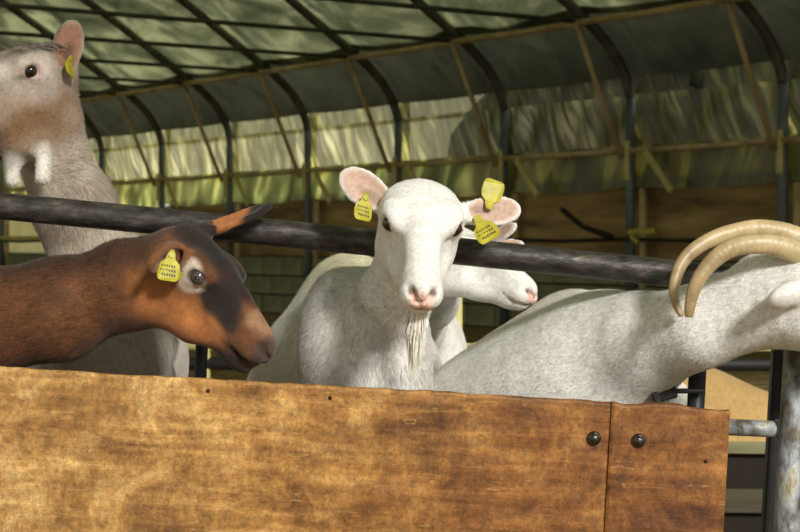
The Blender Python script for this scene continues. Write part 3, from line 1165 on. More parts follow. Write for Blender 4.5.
def leaf_tag(root, base, tip, face, wid, print_=True, name='ear_tag', notch=0.45):
    """a flat plastic ear tag: shield outline, 2 mm thick, with a button"""
    base, tip = np.array(base, float), np.array(tip, float)
    d = tip-base; L = np.linalg.norm(d); d /= L
    f = np.array(face, float); f = f-d*(f @ d); f /= np.linalg.norm(f)
    s = np.cross(f, d)
    out = [(0, 0.22), (0.12, notch*0.8), (0.30, notch), (0.42, 0.85), (0.60, 1.0), (0.85, 0.98), (0.96, 0.85), (1.0, 0.6)]
    ring = [(x, y) for x, y in out]+[(x, -y) for x, y in reversed(out)]
    v, fc = [], []
    n = len(ring)
    for h in (-0.001, 0.001):
        for x, y in ring:
            bend = 0.006*(x-0.4)**2*4
            v.append(base+d*x*L+s*y*wid*0.5+f*(h+bend))
    fc.append(tuple(reversed(range(n)))); fc.append(tuple(range(n, 2*n)))
    for i in range(n):
        j = (i+1) % n
        fc.append((i, j, n+j, n+i))
    me = mesh_of(name, v, fc)
    bm = bmesh.new(); bm.from_mesh(me); bmesh.ops.recalc_face_normals(bm, faces=bm.faces); bm.to_mesh(me); bm.free()
    t = link(name, me, M['tag'], root)
    b = link('button', mesh_of('button', *tube([base+d*L*0.16-f*0.002, base+d*L*0.16+f*0.004], 0.0055, 10)), M['tag'], t)
    if print_:
        for i, (x, y0, y1) in enumerate(((0.52, -0.7, 0.6), (0.66, -0.75, 0.7), (0.80, -0.6, 0.75))):
            vv, ff_ = [], []
            k = 6
            for j in range(k):
                ya = y0+(y1-y0)*j/k
                yb = ya+(y1-y0)/k*0.6
                bend = 0.006*(x-0.4)**2*4+0.0036
                q0 = len(vv)
                for xx, yy in ((x-0.04, ya), (x-0.04+0.02*(j % 2), yb), (x+0.05, yb), (x+0.04-0.03*(j % 3 == 0), ya)):
                    vv.append(base+d*xx*L+s*yy*wid*0.5+f*bend)
                ff_.append((q0, q0+1, q0+2, q0+3))
            link('print', mesh_of('print', vv, ff_), M['tag_print'], t)
    return t


WHITE = np.array(lin(232, 230, 223))
PINK = np.array(lin(224, 176, 154))
EARPINK = np.array(lin(194, 164, 146))


def ear_paint(C, P, N, ears, col, side=0.15):
    for e in ears:
        q = e.loc(P)
        inside = (q[:, 0] > e.L*0.12) & (q[:, 0] < e.L*1.1) & (np.abs(q[:, 1]) < e.wd*0.6) & (np.abs(q[:, 2]) < 0.05)
        fac = smooth01((N @ e.R[:, 2]-side)/0.4)*smooth01((1.0-np.hypot((q[:, 0]/e.L-0.52)/0.50, q[:, 1]/(e.wd*0.46)))/0.3+0.2)
        C = over(C, fac*inside, col)
        C = over(C, inside*0.55*(N @ e.R[:, 2] > 0)*blob(q, (e.L*0.36, e.wd*0.06, 0), (e.L*0.24, e.wd*0.13, 0.03), 0.6), np.array(col)*0.35)
    return C


def white_coat(P, N, H, ears, dirt=0.0):
    C = np.repeat(WHITE[None, :], len(P), 0)
    n_ = vnoise(P, 9.0)*0.6+vnoise(P, 23.0)*0.4
    C = C*(0.90+0.12*n_)[:, None]
    L = H.loc(P)
    C = over(C, 0.65*blob(L, (0.262, 0, -0.014), (0.016, 0.022, 0.014)), PINK)
    C = over(C, 0.6*blob(L, (0.262, 0, -0.030), (0.012, 0.020, 0.012)), PINK)
    for y in (-1, 1):
        C = over(C, 0.55*blob(L, (0.097, y*0.064, 0.0255), (0.021, 0.018, 0.017)), lin(214, 180, 168))
        C = over(C, 0.5*blob(L, (0.225, y*0.026, -0.039), (0.03, 0.01, 0.005)), lin(196, 160, 150))
    for y in (-1, 1):
        C = over(C, 0.85*blob(L, (0.253, y*0.017, -0.007), (0.011, 0.0075, 0.0055), 0.4), lin(88, 48, 40))
    C = over(C, 0.6*blob(L, (0.256, 0, -0.037), (0.012, 0.026, 0.0035), 0.5), lin(120, 84, 76))
    C = ear_paint(C, P, N, ears, EARPINK)
    # nose spots
    sp = (vnoise(L, 220.0) > 0.66)*blob(L, (0.258, 0, -0.016), (0.016, 0.017, 0.018))
    return over(C, sp*0.7, lin(170, 92, 66))


def hoof_paint(C, P):
    return over(C, smooth01((0.055-P[:, 2])/0.01), lin(52, 44, 36))


# --- front white goat looking at the camera
def goat_front():
    root = empty('goat', (-0.10, 3.9, 0), 'white bearded goat looking straight at the camera, ears out, yellow tags in both ears', 'goat', 'goats at the fence')
    H = Head((0.0374, 3.395, 1.011), (0.012, -0.86, -0.51), (0.10, -0.49, 0.87), 1.10)
    e1 = Ear(px(389, 207, 3.40), px(343, 173, 3.42), (0.30, -0.9, 0.05), 0.072)
    e2 = Ear(px(462, 214, 3.40), px(519, 209, 3.42), (0.05, -0.9, 0.35), 0.064)
    S, Rm = np.array([-0.09, 3.86, 0.62]), np.array([-0.15, 4.38, 0.60])
    F = Field((-0.52, 3.05, 0), (0.35, 4.95, 1.2), [((-0.13, 3.08, 0.78), (0.26, 3.46, 1.10), 0.0045), ((-0.3, 3.35, 0.60), (0.12, 3.8, 0.95), 0.009)], 0.014)
    H.build(F)
    torso(F, S, Rm, 0.185, 0.20, 0.295)
    # shoulders and brisket
    F.ell(px(338, 352, 3.66), (0.085, 0.12, 0.17), None, 0.06)
    F.ell(px(398, 365, 3.62), (0.070, 0.12, 0.17), None, 0.05)
    F.ell(px(365, 390, 3.58), (0.08, 0.08, 0.13), None, 0.05)
    # neck, carried under the rail and up to the poll
    F.loft([(px(350, 308, 3.86), 0.085, 0.11), (px(370, 316, 3.66), 0.068, 0.082), (px(396, 298, 3.50), 0.056, 0.066), (H.w((0.01, 0, -0.02)), 0.056, 0.062)], 0.05)
    F.cone(px(385, 300, 3.50), px(392, 352, 3.55), 0.038, 0.055, 0.04)
    F.cone(px(366, 322, 3.50), px(372, 394, 3.485), 0.022, 0.030, 0.05, '-')
    for e in (e1, e2): e.build(F)
    legs(F, S, Rm, np.array([1.0, 0, 0]), 0.2)
    tail(F, Rm, np.array([-0.1, 0.99, 0]), 0.2)
    Vt, Q = F.mesh()

    def colour(P, N):
        C = white_coat(P, N, H, (e1, e2))
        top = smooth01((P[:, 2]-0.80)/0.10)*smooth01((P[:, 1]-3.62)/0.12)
        C = over(C, 0.55*top, lin(196, 186, 120))  # olive shade on the withers and back, painted into the coat
        return hoof_paint(C, P)

    def flow(P):
        L = H.loc(P)
        hm_ = smooth01((0.30-np.linalg.norm(P-H.w((0.08, 0, 0)), axis=1))/0.12)
        f = np.array([-0.05, 0.5, -0.8])[None, :]*(1-hm_[:, None])+(-H.R[:, 0])[None, :]*hm_[:, None]
        return f

    keep = lambda c: ((c[:, 2] > 0.55) & (c[:, 1] < 4.3))*(1+1.0*(c[:, 1] < 3.75))
    flen = lambda P: 0.011+0.010*smooth01((np.linalg.norm(P-H.w((0.1, 0, 0)), axis=1)-0.12)/0.15)
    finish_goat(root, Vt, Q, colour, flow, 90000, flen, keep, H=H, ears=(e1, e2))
    eyes(root, H, (-1, 1), M['eye_dark'])
    # beard: a hanging lock of long hairs
    n = 1100
    bc = [H.w((0.205, 0, -0.045)), H.w((0.205, 0, -0.053))+np.array([0.0, 0.004, -0.03]), H.w((0.205, 0, -0.053))+np.array([-0.004, 0.010, -0.075]), H.w((0.205, 0, -0.053))+np.array([-0.008, 0.012, -0.118])]
    v_, f_ = tube(bc, [0.012, 0.0125, 0.0085, 0.002], 10)
    core = mesh_of('beard_core', v_, f_, True)
    ca = core.color_attributes.new('coat', 'FLOAT_COLOR', 'POINT')
    ca.data.foreach_set('color', np.repeat(np.array([[*lin(226, 222, 206), 1.0]]), len(v_), 0).astype(np.float32).ravel())
    link('beard_core', core, M['fur'], root)
    vs_, fs, cs = [], [], []
    for i in range(n):
        a, r_ = rng.random()*2*math.pi, math.sqrt(rng.random())
        b0_ = H.w((0.205+0.022*r_*math.cos(a), 0.014*r_*math.sin(a), -0.053))
        L = (0.125 if r_ < 0.7 else 0.09)*(0.7+0.45*rng.random())
        e_ = b0_+np.array([-0.010-0.008*r_*math.sin(a)+rng.normal(0, .004), 0.012+0.010*r_*math.cos(a), -L])
        m_ = b0_*0.5+e_*0.5+np.array([0.004*math.sin(a)+rng.normal(0, .003), -0.006+rng.normal(0, .003), -0.004])
        wv = np.array([0.0008, 0, 0]) if i % 2 else np.array([0.0005, 0.0006, 0])
        q0 = len(vs_)
        vs_ += [b0_-wv, b0_+wv, m_+wv*0.9, m_-wv*0.9, e_]
        fs += [(q0, q0+1, q0+2, q0+3), (q0+3, q0+2, q0+4)]
        col = np.array(lin(240, 237, 224))*(0.85+0.15*rng.random())
        cs += [col]*5
    me = mesh_of('beard', vs_, fs)
    ca = me.color_attributes.new('coat', 'FLOAT_COLOR', 'POINT')
    ca.data.foreach_set('color', np.concatenate([np.array(cs), np.ones((len(cs), 1))], 1).astype(np.float32).ravel())
    tag(link('beard', me, M['hair'], root), 'long thin white beard under the chin')
    leaf_tag(root, px(366, 193, 3.385), px(361, 221, 3.375), (0.35, -0.9, 0.1), 0.036)
    t2 = leaf_tag(root, px(476, 216, 3.385), px(492, 241, 3.372), (-0.05, -0.9, 0.2), 0.046)
    leaf_tag(root, px(488, 210, 3.40), px(494, 182, 3.425), (0.25, -0.9, 0.1), 0.044, False)


# --- brown goat in profile
def goat_brown():
    root = empty('goat', (-0.95, 3.62, 0), 'chestnut brown goat with black face stripes and a yellow ear tag, in profile', 'goat', 'goats at the fence')
    H = Head((-0.438, 3.462, 0.922), (0.69, -0.42, -0.59), (0.48, -0.22, 0.85), 1.10)
    e1 = Ear(px(178, 250, 3.40), px(150, 266, 3.30), (0.5, -0.6, -0.5), 0.060)
    e2 = Ear(px(205, 231, 3.47), px(270, 206, 3.50), (0.35, -0.2, 0.9), 0.050)
    S, Rm = np.array([-1.02, 3.66, 0.62]), np.array([-1.68, 3.78, 0.62])
    F = Field((-2.1, 3.15, 0), (-0.15, 4.1, 1.1), [((-0.56, 3.2, 0.64), (-0.20, 3.56, 1.04), 0.0045), ((-0.9, 3.3, 0.6), (-0.5, 3.6, 1.0), 0.009)], 0.014)
    H.build(F, 1.32)
    torso(F, S, Rm, 0.19, 0.20, 0.275)
    F.loft([(px(-150, 335, 3.60), 0.10, 0.14), (px(-40, 326, 3.52), 0.080, 0.114), (px(60, 309, 3.48), 0.066, 0.092), (px(128, 284, 3.468), 0.058, 0.078), (H.w((0.005, 0, -0.025)), 0.05, 0.066)], 0.05)
    for e in (e1, e2): e.build(F)
    legs(F, S, Rm, np.array([0.15, 0.98, 0]), 0.17)
    tail(F, Rm, np.array([-0.98, 0.15, 0]), 0.2)
    F.ell(H.w((0.212, 0, -0.060)), (0.036*H.s, 0.020*H.s, 0.017*H.s), H.R, 0.012)
    # ridge of hair on the poll
    F.ell(H.w((0.02, 0, 0.052)), (0.04*H.s, 0.022*H.s, 0.016*H.s), H.R, 0.02)
    Vt, Q = F.mesh()
    BR, BL = np.array(lin(100, 64, 38)), np.array(lin(34, 28, 27))
    OR = np.array(lin(158, 100, 54))

    def colour(P, N):
        n_ = vnoise(P, 11.0)*0.55+vnoise(P, 29.0)*0.45
        C = np.repeat(BR[None, :], len(P), 0)*(0.62+0.7*n_)[:, None]
        L = H.loc(P)
        Ln = L+(np.stack([vnoise(P, 26.0), vnoise(P+3, 26.0), vnoise(P+7, 26.0)], 1)-0.5)*0.020
        # dark upper neck and back line
        C = C*(0.78+0.44*vnoise(P, 58.0))[:, None]
        topn = smooth01((P[:, 2]-(0.872-0.06*np.clip((-0.55-P[:, 0]), 0, 1)))/0.05)*smooth01((-0.44-P[:, 0])/0.06)
        C = over(C, 0.7*topn, lin(52, 34, 22))
        # warm cheeks and jaw
        for y in (-1, 1):
            C = over(C, 0.8*blob(Ln, (0.07, y*0.045, -0.055), (0.085, 0.05, 0.05), 0.5), OR)
            C = over(C, 0.6*blob(Ln, (0.150, y*0.035, -0.045), (0.05, 0.04, 0.025), 0.5), OR*1.1)
        C = over(C, 0.9*blob(Ln, (0.035, 0, 0.062), (0.07, 0.06, 0.036), 0.3), BL*0.8)          # dark poll
        C = over(C, 0.92*blob(Ln, (0.10, 0.0, 0.045), (0.085, 0.046, 0.036), 0.3), BL*0.8)           # forehead stripe
        for y in (-1, 1):
            C = over(C, 0.95*blob(Ln, (0.136, y*0.036, 0.012), (0.056, 0.024, 0.032), 0.28), BL)   # stripe from eye to muzzle
            C = over(C, 0.9*blob(Ln, (0.175, y*0.033, -0.006), (0.034, 0.016, 0.018), 0.4), BL*1.4)
            C = over(C, 0.92*blob(Ln, (0.086, y*0.066, 0.018), (0.034, 0.026, 0.028), 0.22), lin(200, 184, 168))   # pale ring round the eye
        C = over(C, 0.85*blob(Ln, (0.212, 0, 0.006), (0.052, 0.026, 0.022), 0.4), lin(158, 122, 90))            # tan nose bridge
        C = over(C, 0.9*blob(Ln, (0.256, 0, -0.014), (0.026, 0.034, 0.026), 0.35), lin(66, 54, 50))             # dark muzzle
        C = over(C, 0.92*blob(Ln, (0.215, 0, -0.062), (0.055, 0.03, 0.022), 0.35), lin(40, 32, 28))
        for y in (-1, 1):
            C = over(C, 0.9*blob(L, (0.226, y*0.026, -0.039), (0.040, 0.012, 0.006), 0.4), lin(24, 17, 15))
            C = over(C, 0.9*blob(L, (0.097, y*0.064, 0.0255), (0.0185, 0.014, 0.0145), 0.25), lin(58, 46, 42))
        C = C*(0.72+0.5*vnoise(P, 46.0)*0.6+0.5*vnoise(P, 85.0)*0.4)[:, None]
        # ears: brown backs, far one black at the tip
        q = e2.loc(P)
        m = ((q[:, 0] > e2.L*0.15) & (np.abs(q[:, 1]) < e2.wd) & (np.abs(q[:, 2]) < 0.04))
        C = over(C, m*0.95, lin(158, 100, 54))
        C = over(C, m*smooth01((q[:, 0]-e2.L*0.55-q[:, 1]*0.8)/0.025), lin(36, 29, 27))
        q = e1.loc(P)
        m = ((q[:, 0] > e1.L*0.1) & (q[:, 0] < e1.L*1.2) & (np.abs(q[:, 1]) < e1.wd*0.7) & (np.abs(q[:, 2]) < 0.04))
        C = over(C, m*0.8, lin(120, 76, 42))
        C = over(C, smooth01((0.34-P[:, 2])/0.1), lin(40, 30, 24))
        return hoof_paint(C, P)

    def flow(P):
        hm_ = smooth01((0.28-np.linalg.norm(P-H.w((0.08, 0, 0)), axis=1))/0.12)
        return np.array([-0.85, 0.0, -0.35])[None, :]*(1-hm_[:, None])+(-H.R[:, 0])[None, :]*hm_[:, None]

    keep = lambda c: ((c[:, 2] > 0.6) & (c[:, 0] > -1.15))*1.0
    flen = lambda P: 0.009+0.008*smooth01((np.linalg.norm(P-H.w((0.1, 0, 0)), axis=1)-0.12)/0.15)
    finish_goat(root, Vt, Q, colour, flow, 80000, flen, keep, H=H, ears=(e1, e2))
    eyes(root, H, (-1, 1), M['eye_pale'])
    leaf_tag(root, px(172, 250, 3.352), px(167, 282, 3.335), (0.15, -0.98, 0.1), 0.042)
    leaf_tag(root, px(167, 268, 3.350), px(182, 279, 3.340), (0.1, -0.98, 0.2), 0.018, False)


# --- tall grey goat at the left
def goat_grey():
    root = empty('goat', (-0.85, 4.1, 0), 'tall grey and white goat with throat wattles rising behind the brown goat', 'goat', 'goats at the fence')
    R0 = basis((-0.62, -0.75, -0.26), (-0.12, -0.22, 0.97))
    s = 1.22
    ey = px(40, 71, 3.74)
    o = ey-R0 @ (np.array([0.088, 0.072, 0.024])*s)
    H = Head(o, R0[:, 0], R0[:, 2], s)
    e1 = Ear(px(59, 79, 3.83), px(74, 22, 3.86), (0.30, -0.93, 0.1), 0.070, 0.008)
    e2 = Ear(H.w((0.0, -0.05, 0.02)), H.w((-0.03, -0.15, -0.03)), (-0.6, 0.3, 0.2), 0.07, 0.008)
    S, Rm = np.array([-0.70, 4.12, 0.66]), np.array([-0.84, 4.80, 0.64])
    F = Field((-1.3, 3.4, 0), (-0.38, 5.2, 1.55), [((-1.15, 3.5, 1.02), (-0.66, 3.95, 1.46), 0.005), ((-0.95, 3.6, 0.6), (-0.42, 4.0, 1.1), 0.010)], 0.014)
    H.build(F, 1.15)
    torso(F, S, Rm, 0.20, 0.22, 0.26)
    F.loft([(px(114, 345, 3.94), 0.120, 0.14), (px(101, 270, 3.92), 0.078, 0.10), (px(73, 205, 3.90), 0.068, 0.080), (px(50, 150, 3.88), 0.054, 0.066), (px(40, 112, 3.84), 0.040, 0.052)], 0.06)
    F.ell(px(124, 372, 3.84), (0.080, 0.10, 0.17), None, 0.05)
    F.ell(px(88, 372, 3.82), (0.075, 0.10, 0.17), None, 0.05)
    for e in (e1, e2): e.build(F)
    # wattles
    for (x0, y0, d0), (x1, y1, d1), r0, r1 in (((14, 156, 3.78), (12, 181, 3.775), 0.011, 0.0135), ((45, 146, 3.75), (42, 178, 3.745), 0.012, 0.0155)):
        F.cone(px(x0, y0, d0), px(x1, y1, d1), r0, r1, 0.012)
    F.ell(px(22, 146, 3.79), (0.05, 0.05, 0.03), None, 0.04)
    legs(F, S, Rm, np.array([1.0, 0.1, 0]), 0.2)
    tail(F, Rm, np.array([-0.2, 0.98, 0]), 0.2)
    Vt, Q = F.mesh()

    def colour(P, N):
        n_ = vnoise(P, 10.0)*0.5+vnoise(P, 27.0)*0.5
        A, B = np.array(lin(134, 116, 98)), np.array(lin(196, 184, 168))
        C = A[None, :]*(1-n_[:, None])+B[None, :]*n_[:, None]
        L = H.loc(P)
        Ln = L+(np.stack([vnoise(P, 22.0), vnoise(P+3, 22.0), vnoise(P+7, 22.0)], 1)-0.5)*0.022
        low = smooth01((0.93-P[:, 2])/0.12)
        C = over(C, 0.6*low, lin(196, 188, 180))
        C = over(C, 0.92*blob(Ln, (0.09, 0, -0.055), (0.12, 0.10, 0.06), 0.5), lin(126, 92, 60))     # tan cheek and jaw
        C = over(C, 0.5*blob(Ln, (0.20, 0, -0.02), (0.08, 0.05, 0.05), 0.5), lin(190, 176, 160))
        C = over(C, 0.85*blob(Ln, (0.03, 0, 0.064), (0.08, 0.07, 0.030), 0.5)*smooth01(vnoise(P, 60.0)*2.2-0.3), lin(78, 62, 50))        # dark forelock
        for y in (-1, 1):
            C = over(C, 0.65*blob(Ln, (0.090, y*0.055, 0.016), (0.046, 0.032, 0.040), 0.7), lin(226, 214, 204))
            C = over(C, 0.5*blob(L, (0.097, y*0.064, 0.0255), (0.022, 0.018, 0.017)), lin(206, 168, 160))
        C = over(C, 0.8*blob(Ln, (0.15, 0, 0.03), (0.05, 0.03, 0.02), 0.5), lin(226, 220, 212))
        for x, y in ((12, 174), (43, 166)):
            C = over(C, 0.9*blob(P, px(x, y, 3.76), (0.03, 0.05, 0.045), 0.3), lin(234, 228, 218))
        C = ear_paint(C, P, N, (e1, e2), lin(160, 120, 100))
        q = e1.loc(P)
        C = over(C, 0.6*((np.abs(q[:, 2]) < 0.02))*blob(q, (e1.L*0.4, -0.005, 0), (0.035, 0.010, 0.02), 0.5), lin(92, 62, 50))
        return hoof_paint(C, P)

    def flow(P):
        hm_ = smooth01((0.28-np.linalg.norm(P-H.w((0.08, 0, 0)), axis=1))/0.12)
        return np.array([0.25, 0.1, -0.9])[None, :]*(1-hm_[:, None])+(-H.R[:, 0])[None, :]*hm_[:, None]

    # forelock: a tuft of longer hair over the brow
    vs_, fs, cs = [], [], []
    for i in range(700):
        b_ = H.w((rng.uniform(-0.01, 0.085), rng.uniform(-0.05, 0.05), 0.050))
        d_ = H.R @ np.array([rng.uniform(0.5, 1.0), rng.normal(0, 0.35), rng.uniform(0.05, 0.55)])
        e_ = b_+d_/np.linalg.norm(d_)*rng.uniform(0.025, 0.050)
        wv = np.array([0.0010, 0, 0.0006])
        q0 = len(vs_)
        vs_ += [b_-wv, b_+wv, e_]
        fs.append((q0, q0+1, q0+2))
        cs += [np.array(lin(96, 80, 66) if rng.random() < 0.6 else lin(190, 180, 168))]*3
    fm_ = mesh_of('forelock', vs_, fs)
    ca = fm_.color_attributes.new('coat', 'FLOAT_COLOR', 'POINT')
    ca.data.foreach_set('color', np.concatenate([np.array(cs), np.ones((len(cs), 1))], 1).astype(np.float32).ravel())
    link('forelock', fm_, M['hair'], root)
    keep = lambda c: ((c[:, 2] > 0.6) & (c[:, 1] < 4.2))*1.0
    flen = lambda P: 0.020+0.004*smooth01((np.linalg.norm(P-H.w((0.1, 0, 0)), axis=1)-0.12)/0.15)
    finish_goat(root, Vt, Q, colour, flow, 80000, flen, keep, H=H, ears=(e1, e2))
    eyes(root, H, (-1, 1), M['eye_dark'], 0.0125)
    leaf_tag(root, px(70, 56, 3.80), px(68, 77, 3.785), (0.97, -0.25, 0.0), 0.04, False)


# --- white goat behind, its muzzle showing under the rail
def goat_behind():
    root = empty('goat', (0.0, 5.2, 0), 'white goat behind the bearded one, only its muzzle and ear tips showing at the rail', 'goat', 'goats at the fence')
    H = Head((0.112, 4.10, 0.932), (0.74, -0.58, -0.34), (0.33, -0.12, 0.94), 0.98)
    e1 = Ear(px(478, 245, 4.06), px(516, 226, 3.98), (0.1, -0.8, 0.5), 0.045, 0.006)
    e2 = Ear(px(484, 250, 4.12), px(523, 245, 4.08), (0.1, -0.8, 0.5), 0.045, 0.006)
    S, Rm = np.array([0.03, 5.02, 0.60]), np.array([-0.06, 5.62, 0.60])
    F = Field((-0.45, 3.7, 0), (0.5, 6.05, 1.15), [((0.08, 3.8, 0.75), (0.40, 4.2, 1.02), 0.005)], 0.015)
    H.build(F)
    torso(F, S, Rm, 0.18, 0.2, 0.25)
    F.loft([(S+np.array([0, 0, 0.06]), 0.10, 0.13), ((0.04, 4.78, 0.76), 0.08, 0.11), ((0.08, 4.42, 0.83), 0.06, 0.085), (H.w((0.0, 0, -0.02)), 0.05, 0.062)], 0.05)
    for e in (e1, e2): e.build(F)
    legs(F, S, Rm, np.array([1.0, 0.1, 0]), 0.18)
    tail(F, Rm, np.array([-0.2, 0.98, 0]), 0.2)
    Vt, Q = F.mesh()

    def colour(P, N):
        C = white_coat(P, N, H, (e1, e2))
        return hoof_paint(C, P)
    flow = lambda P: np.repeat((-H.R[:, 0])[None, :], len(P), 0)
    keep = lambda c: ((c[:, 2] > 0.7) & (c[:, 1] < 4.5))*1.0
    finish_goat(root, Vt, Q, colour, flow, 20000, lambda P: 0.011+P[:, 0]*0, keep, H=H, ears=(e1, e2))
    eyes(root, H, (-1, 1), M['eye_dark'])


# --- horned white goat stretching out of the frame on the right
def horn(root, pts, rads):
    P = dense([tuple(p) for p in pts], 6)
    r_ = np.interp(np.linspace(0, 1, len(P)), np.linspace(0, 1, len(rads)), rads)
    n = 16
    # growth rings
    s = np.concatenate([[0], np.cumsum(np.linalg.norm(np.diff(P, axis=0), axis=1))])
    fine = np.linspace(0, s[-1], 160)
    PF = np.stack([np.interp(fine, s, P[:, a]) for a in range(3)], 1)
    RF = np.interp(fine, s, r_)*(1+0.010*np.sin(fine*520+2*np.sin(fine*60))+0.012*np.sin(fine*97))
    v, f = tube(PF, list(RF), n, 0.82)
    me = mesh_of('horn', v, f, True)
    fr = np.repeat(fine/s[-1], n)
    base, tip, dk = np.array(lin(192, 172, 130)), np.array(lin(160, 136, 96)), np.array(lin(92, 70, 48))
    C = base[None, :]*(1-fr[:, None])+tip[None, :]*fr[:, None]
    nz = vnoise(np.array(v), 30.0)
    C = C*(0.75+0.45*nz)[:, None]
    C = over(C, 0.6*np.exp(-((fr-0.70)/0.05)**2)*smooth01(nz*2-0.4), dk)
    ca = me.color_attributes.new('coat', 'FLOAT_COLOR', 'POINT')
    ca.data.foreach_set('color', np.concatenate([np.clip(C, 0, 1), np.ones((len(C), 1))], 1).astype(np.float32).ravel())
    return tag(link('horn', me, M['horn'], root), 'ridged tan horn curving back over the neck')


def goat_horned():
    root = empty('goat', (0.36, 3.95, 0), 'large white goat with long curved tan horns stretching its neck to the right', 'goat', 'goats at the fence')
    H = Head(px(806, 292, 3.36), (0.95, -0.28, -0.02), (0.05, 0.05, 0.99), 1.12)
    e1 = Ear(px(803, 290, 3.30), px(772, 300, 3.235), (0.3, -0.5, -0.7), 0.066, 0.012)
    e2 = Ear(H.w((0.0, 0.055, 0.02)), H.w((-0.06, 0.15, 0.0)), (-0.3, 0.4, -0.7), 0.06, 0.008)
    S, Rm = np.array([0.40, 3.88, 0.51]), np.array([0.45, 4.45, 0.49])
    F = Field((-0.12, 3.1, 0), (1.3, 4.95, 1.15), [((0.72, 3.13, 0.72), (1.22, 3.5, 1.0), 0.006), ((0.2, 3.3, 0.55), (0.75, 3.8, 0.92), 0.009)], 0.015)
    H.build(F, 1.1)
    torso(F, S, Rm, 0.235, 0.20, 0.275)
    F.loft([(px(582, 347, 3.86), 0.11, 0.112), (px(612, 358, 3.68), 0.118, 0.122), (px(646, 343, 3.56), 0.082, 0.084), (px(700, 326, 3.445), 0.062, 0.064), (px(760, 303, 3.395), 0.054, 0.064), (H.w((0.0, 0, -0.015)), 0.054, 0.064)], 0.08)
    F.cone(px(566, 338, 3.90), px(478, 402, 3.90), 0.070, 0.075, 0.10)
    F.ell(px(500, 415, 3.90), (0.165, 0.16, 0.135), None, 0.10)
    F.ell(px(545, 402, 3.78), (0.16, 0.16, 0.165), None, 0.10)
    F.ell(px(585, 398, 3.70), (0.11, 0.12, 0.14), None, 0.12)
    for e in (e1, e2): e.build(F, False)
    legs(F, S, Rm, np.array([1.0, 0.1, 0]), 0.22)
    tail(F, Rm, np.array([-0.1, 0.99, 0]), 0.2)
    # horn bosses
    F.cone(px(818, 262, 3.33), px(808, 252, 3.33), 0.030, 0.027, 0.02)
    F.cone(px(818, 258, 3.42), px(808, 246, 3.42), 0.030, 0.027, 0.02)
    F.ell(px(762, 270, 3.395), (0.035, 0.04, 0.03), None, 0.03)
    Vt, Q = F.mesh()

    def colour(P, N):
        C = white_coat(P, N, H, ())
        C = C*(0.96+0.08*vnoise(P, 16.0))[:, None]
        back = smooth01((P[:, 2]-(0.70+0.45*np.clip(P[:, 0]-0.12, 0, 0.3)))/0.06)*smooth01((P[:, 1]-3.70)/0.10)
        C = over(C, 0.55*back, lin(176, 166, 112))  # shaded back painted in as an olive tint
        return hoof_paint(C, P)

    def flow(P):
        return np.stack([-0.7+0*P[:, 0], 0.3+0*P[:, 0], -0.55+0*P[:, 0]], 1)
    keep = lambda c: ((c[:, 2] > 0.52) & (c[:, 1] < 4.3))*1.0
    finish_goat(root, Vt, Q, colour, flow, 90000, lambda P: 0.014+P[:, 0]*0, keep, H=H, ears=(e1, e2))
    eyes(root, H, (-1, 1), M['eye_dark'])
    # near horn, then the far one
    horn(root, [px(822, 268, 3.33), px(798, 253, 3.315), px(766, 244, 3.30), px(732, 248, 3.295), px(709, 265, 3.29), px(695, 287, 3.285), px(690, 306, 3.285), px(689, 317, 3.287)],
         [0.024, 0.0225, 0.0195, 0.0175, 0.0155, 0.013, 0.0105, 0.0075])
    horn(root, [px(822, 254, 3.43), px(798, 238, 3.43), px(764, 229, 3.43), px(730, 233, 3.425), px(701, 245, 3.41), px(682, 263, 3.395), px(674, 288, 3.375), px(676, 304, 3.365), px(682, 316, 3.36)],
         [0.023, 0.0215, 0.0185, 0.0165, 0.0145, 0.013, 0.0105, 0.0085, 0.0055])
    beam('collar_tab', px(769, 258, 3.40), px(778, 257, 3.40), 0.012, 0.018, M['red'], root)


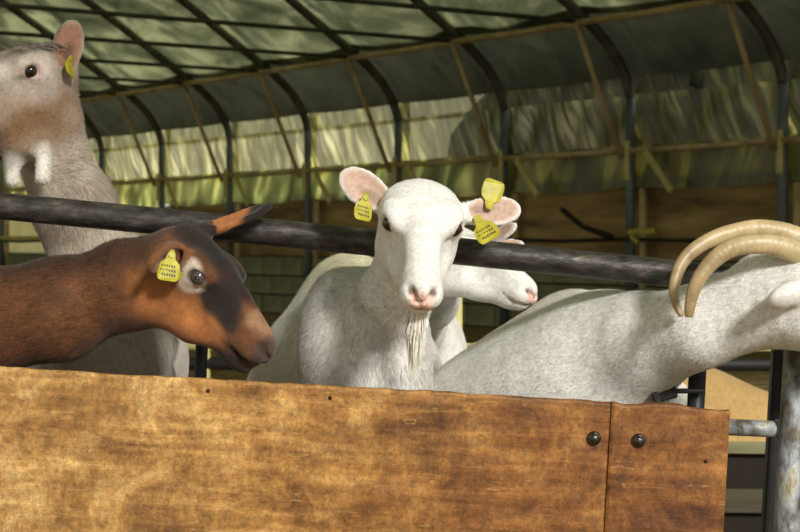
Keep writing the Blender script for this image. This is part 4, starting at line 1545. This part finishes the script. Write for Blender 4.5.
# --- goats lying in the straw at the back
def goat_lying(x, y, yaw, label, tone, size=1.0):
    root = empty('goat', (x, y, 0), label, 'goat', 'goats resting at the back')
    ca_, sa_ = math.cos(yaw), math.sin(yaw)
    W = lambda a, b, c: np.array([x+(a*ca_-b*sa_)*size, y+(a*sa_+b*ca_)*size, c*size])
    F = Field(np.array([x-0.85, y-0.85, 0]), np.array([x+0.85, y+0.85, 0.9]), (), 0.015)
    F.loft([(W(0.25, 0, 0.25), 0.19, 0.22), (W(-0.05, 0, 0.26), 0.23, 0.25), (W(-0.35, 0, 0.22), 0.18, 0.20)], 0.1)
    F.loft([(W(0.28, 0, 0.33), 0.10, 0.12), (W(0.46, 0.02, 0.44), 0.07, 0.09), (W(0.56, 0.03, 0.53), 0.05, 0.06)], 0.06)
    d = basis((ca_*0.9-sa_*0.3, sa_*0.9+ca_*0.3, -0.25), (0, 0, 1))
    H = Head(W(0.55, 0.03, 0.54), d[:, 0], d[:, 2], 0.95*size)
    H.build(F)
    for sg in (-1, 1):
        e = Ear(H.w((0.0, sg*0.05, 0.025)), H.w((-0.03, sg*0.16, 0.02)), H.R[:, 0], 0.055, 0.009)
        e.build(F, False)
        F.cone(W(0.28, sg*0.12, 0.16), W(0.46, sg*0.13, 0.07), 0.07, 0.035, 0.05)
        F.cone(W(0.46, sg*0.13, 0.07), W(0.30, sg*0.15, 0.035), 0.033, 0.03, 0.03)
        F.ell(W(-0.32, sg*0.13, 0.15), (0.17*size, 0.10*size, 0.15*size), None, 0.06)
        F.cone(W(-0.25, sg*0.20, 0.06), W(-0.02, sg*0.22, 0.04), 0.045, 0.03, 0.04)
    Vt, Q = F.mesh()

    def colour(P, N):
        n_ = vnoise(P, 7.0)
        return np.array(tone)[None, :]*(0.8+0.4*n_)[:, None]
    finish_goat(root, Vt, Q, colour, None, 0, None, None)
    eyes(root, H, (-1, 1), M['eye_dark'], 0.0125, False)


goat_front()
goat_brown()
goat_grey()
goat_behind()
goat_horned()
goat_lying(0.90, 5.95, math.radians(186), 'tan goat lying in the straw behind the end plank and dark post', lin(186, 152, 96), 1.07)
goat_lying(0.20, 7.7, math.radians(25), 'pale cream goat lying far back beyond the pipe fence', lin(206, 190, 128), 0.8)
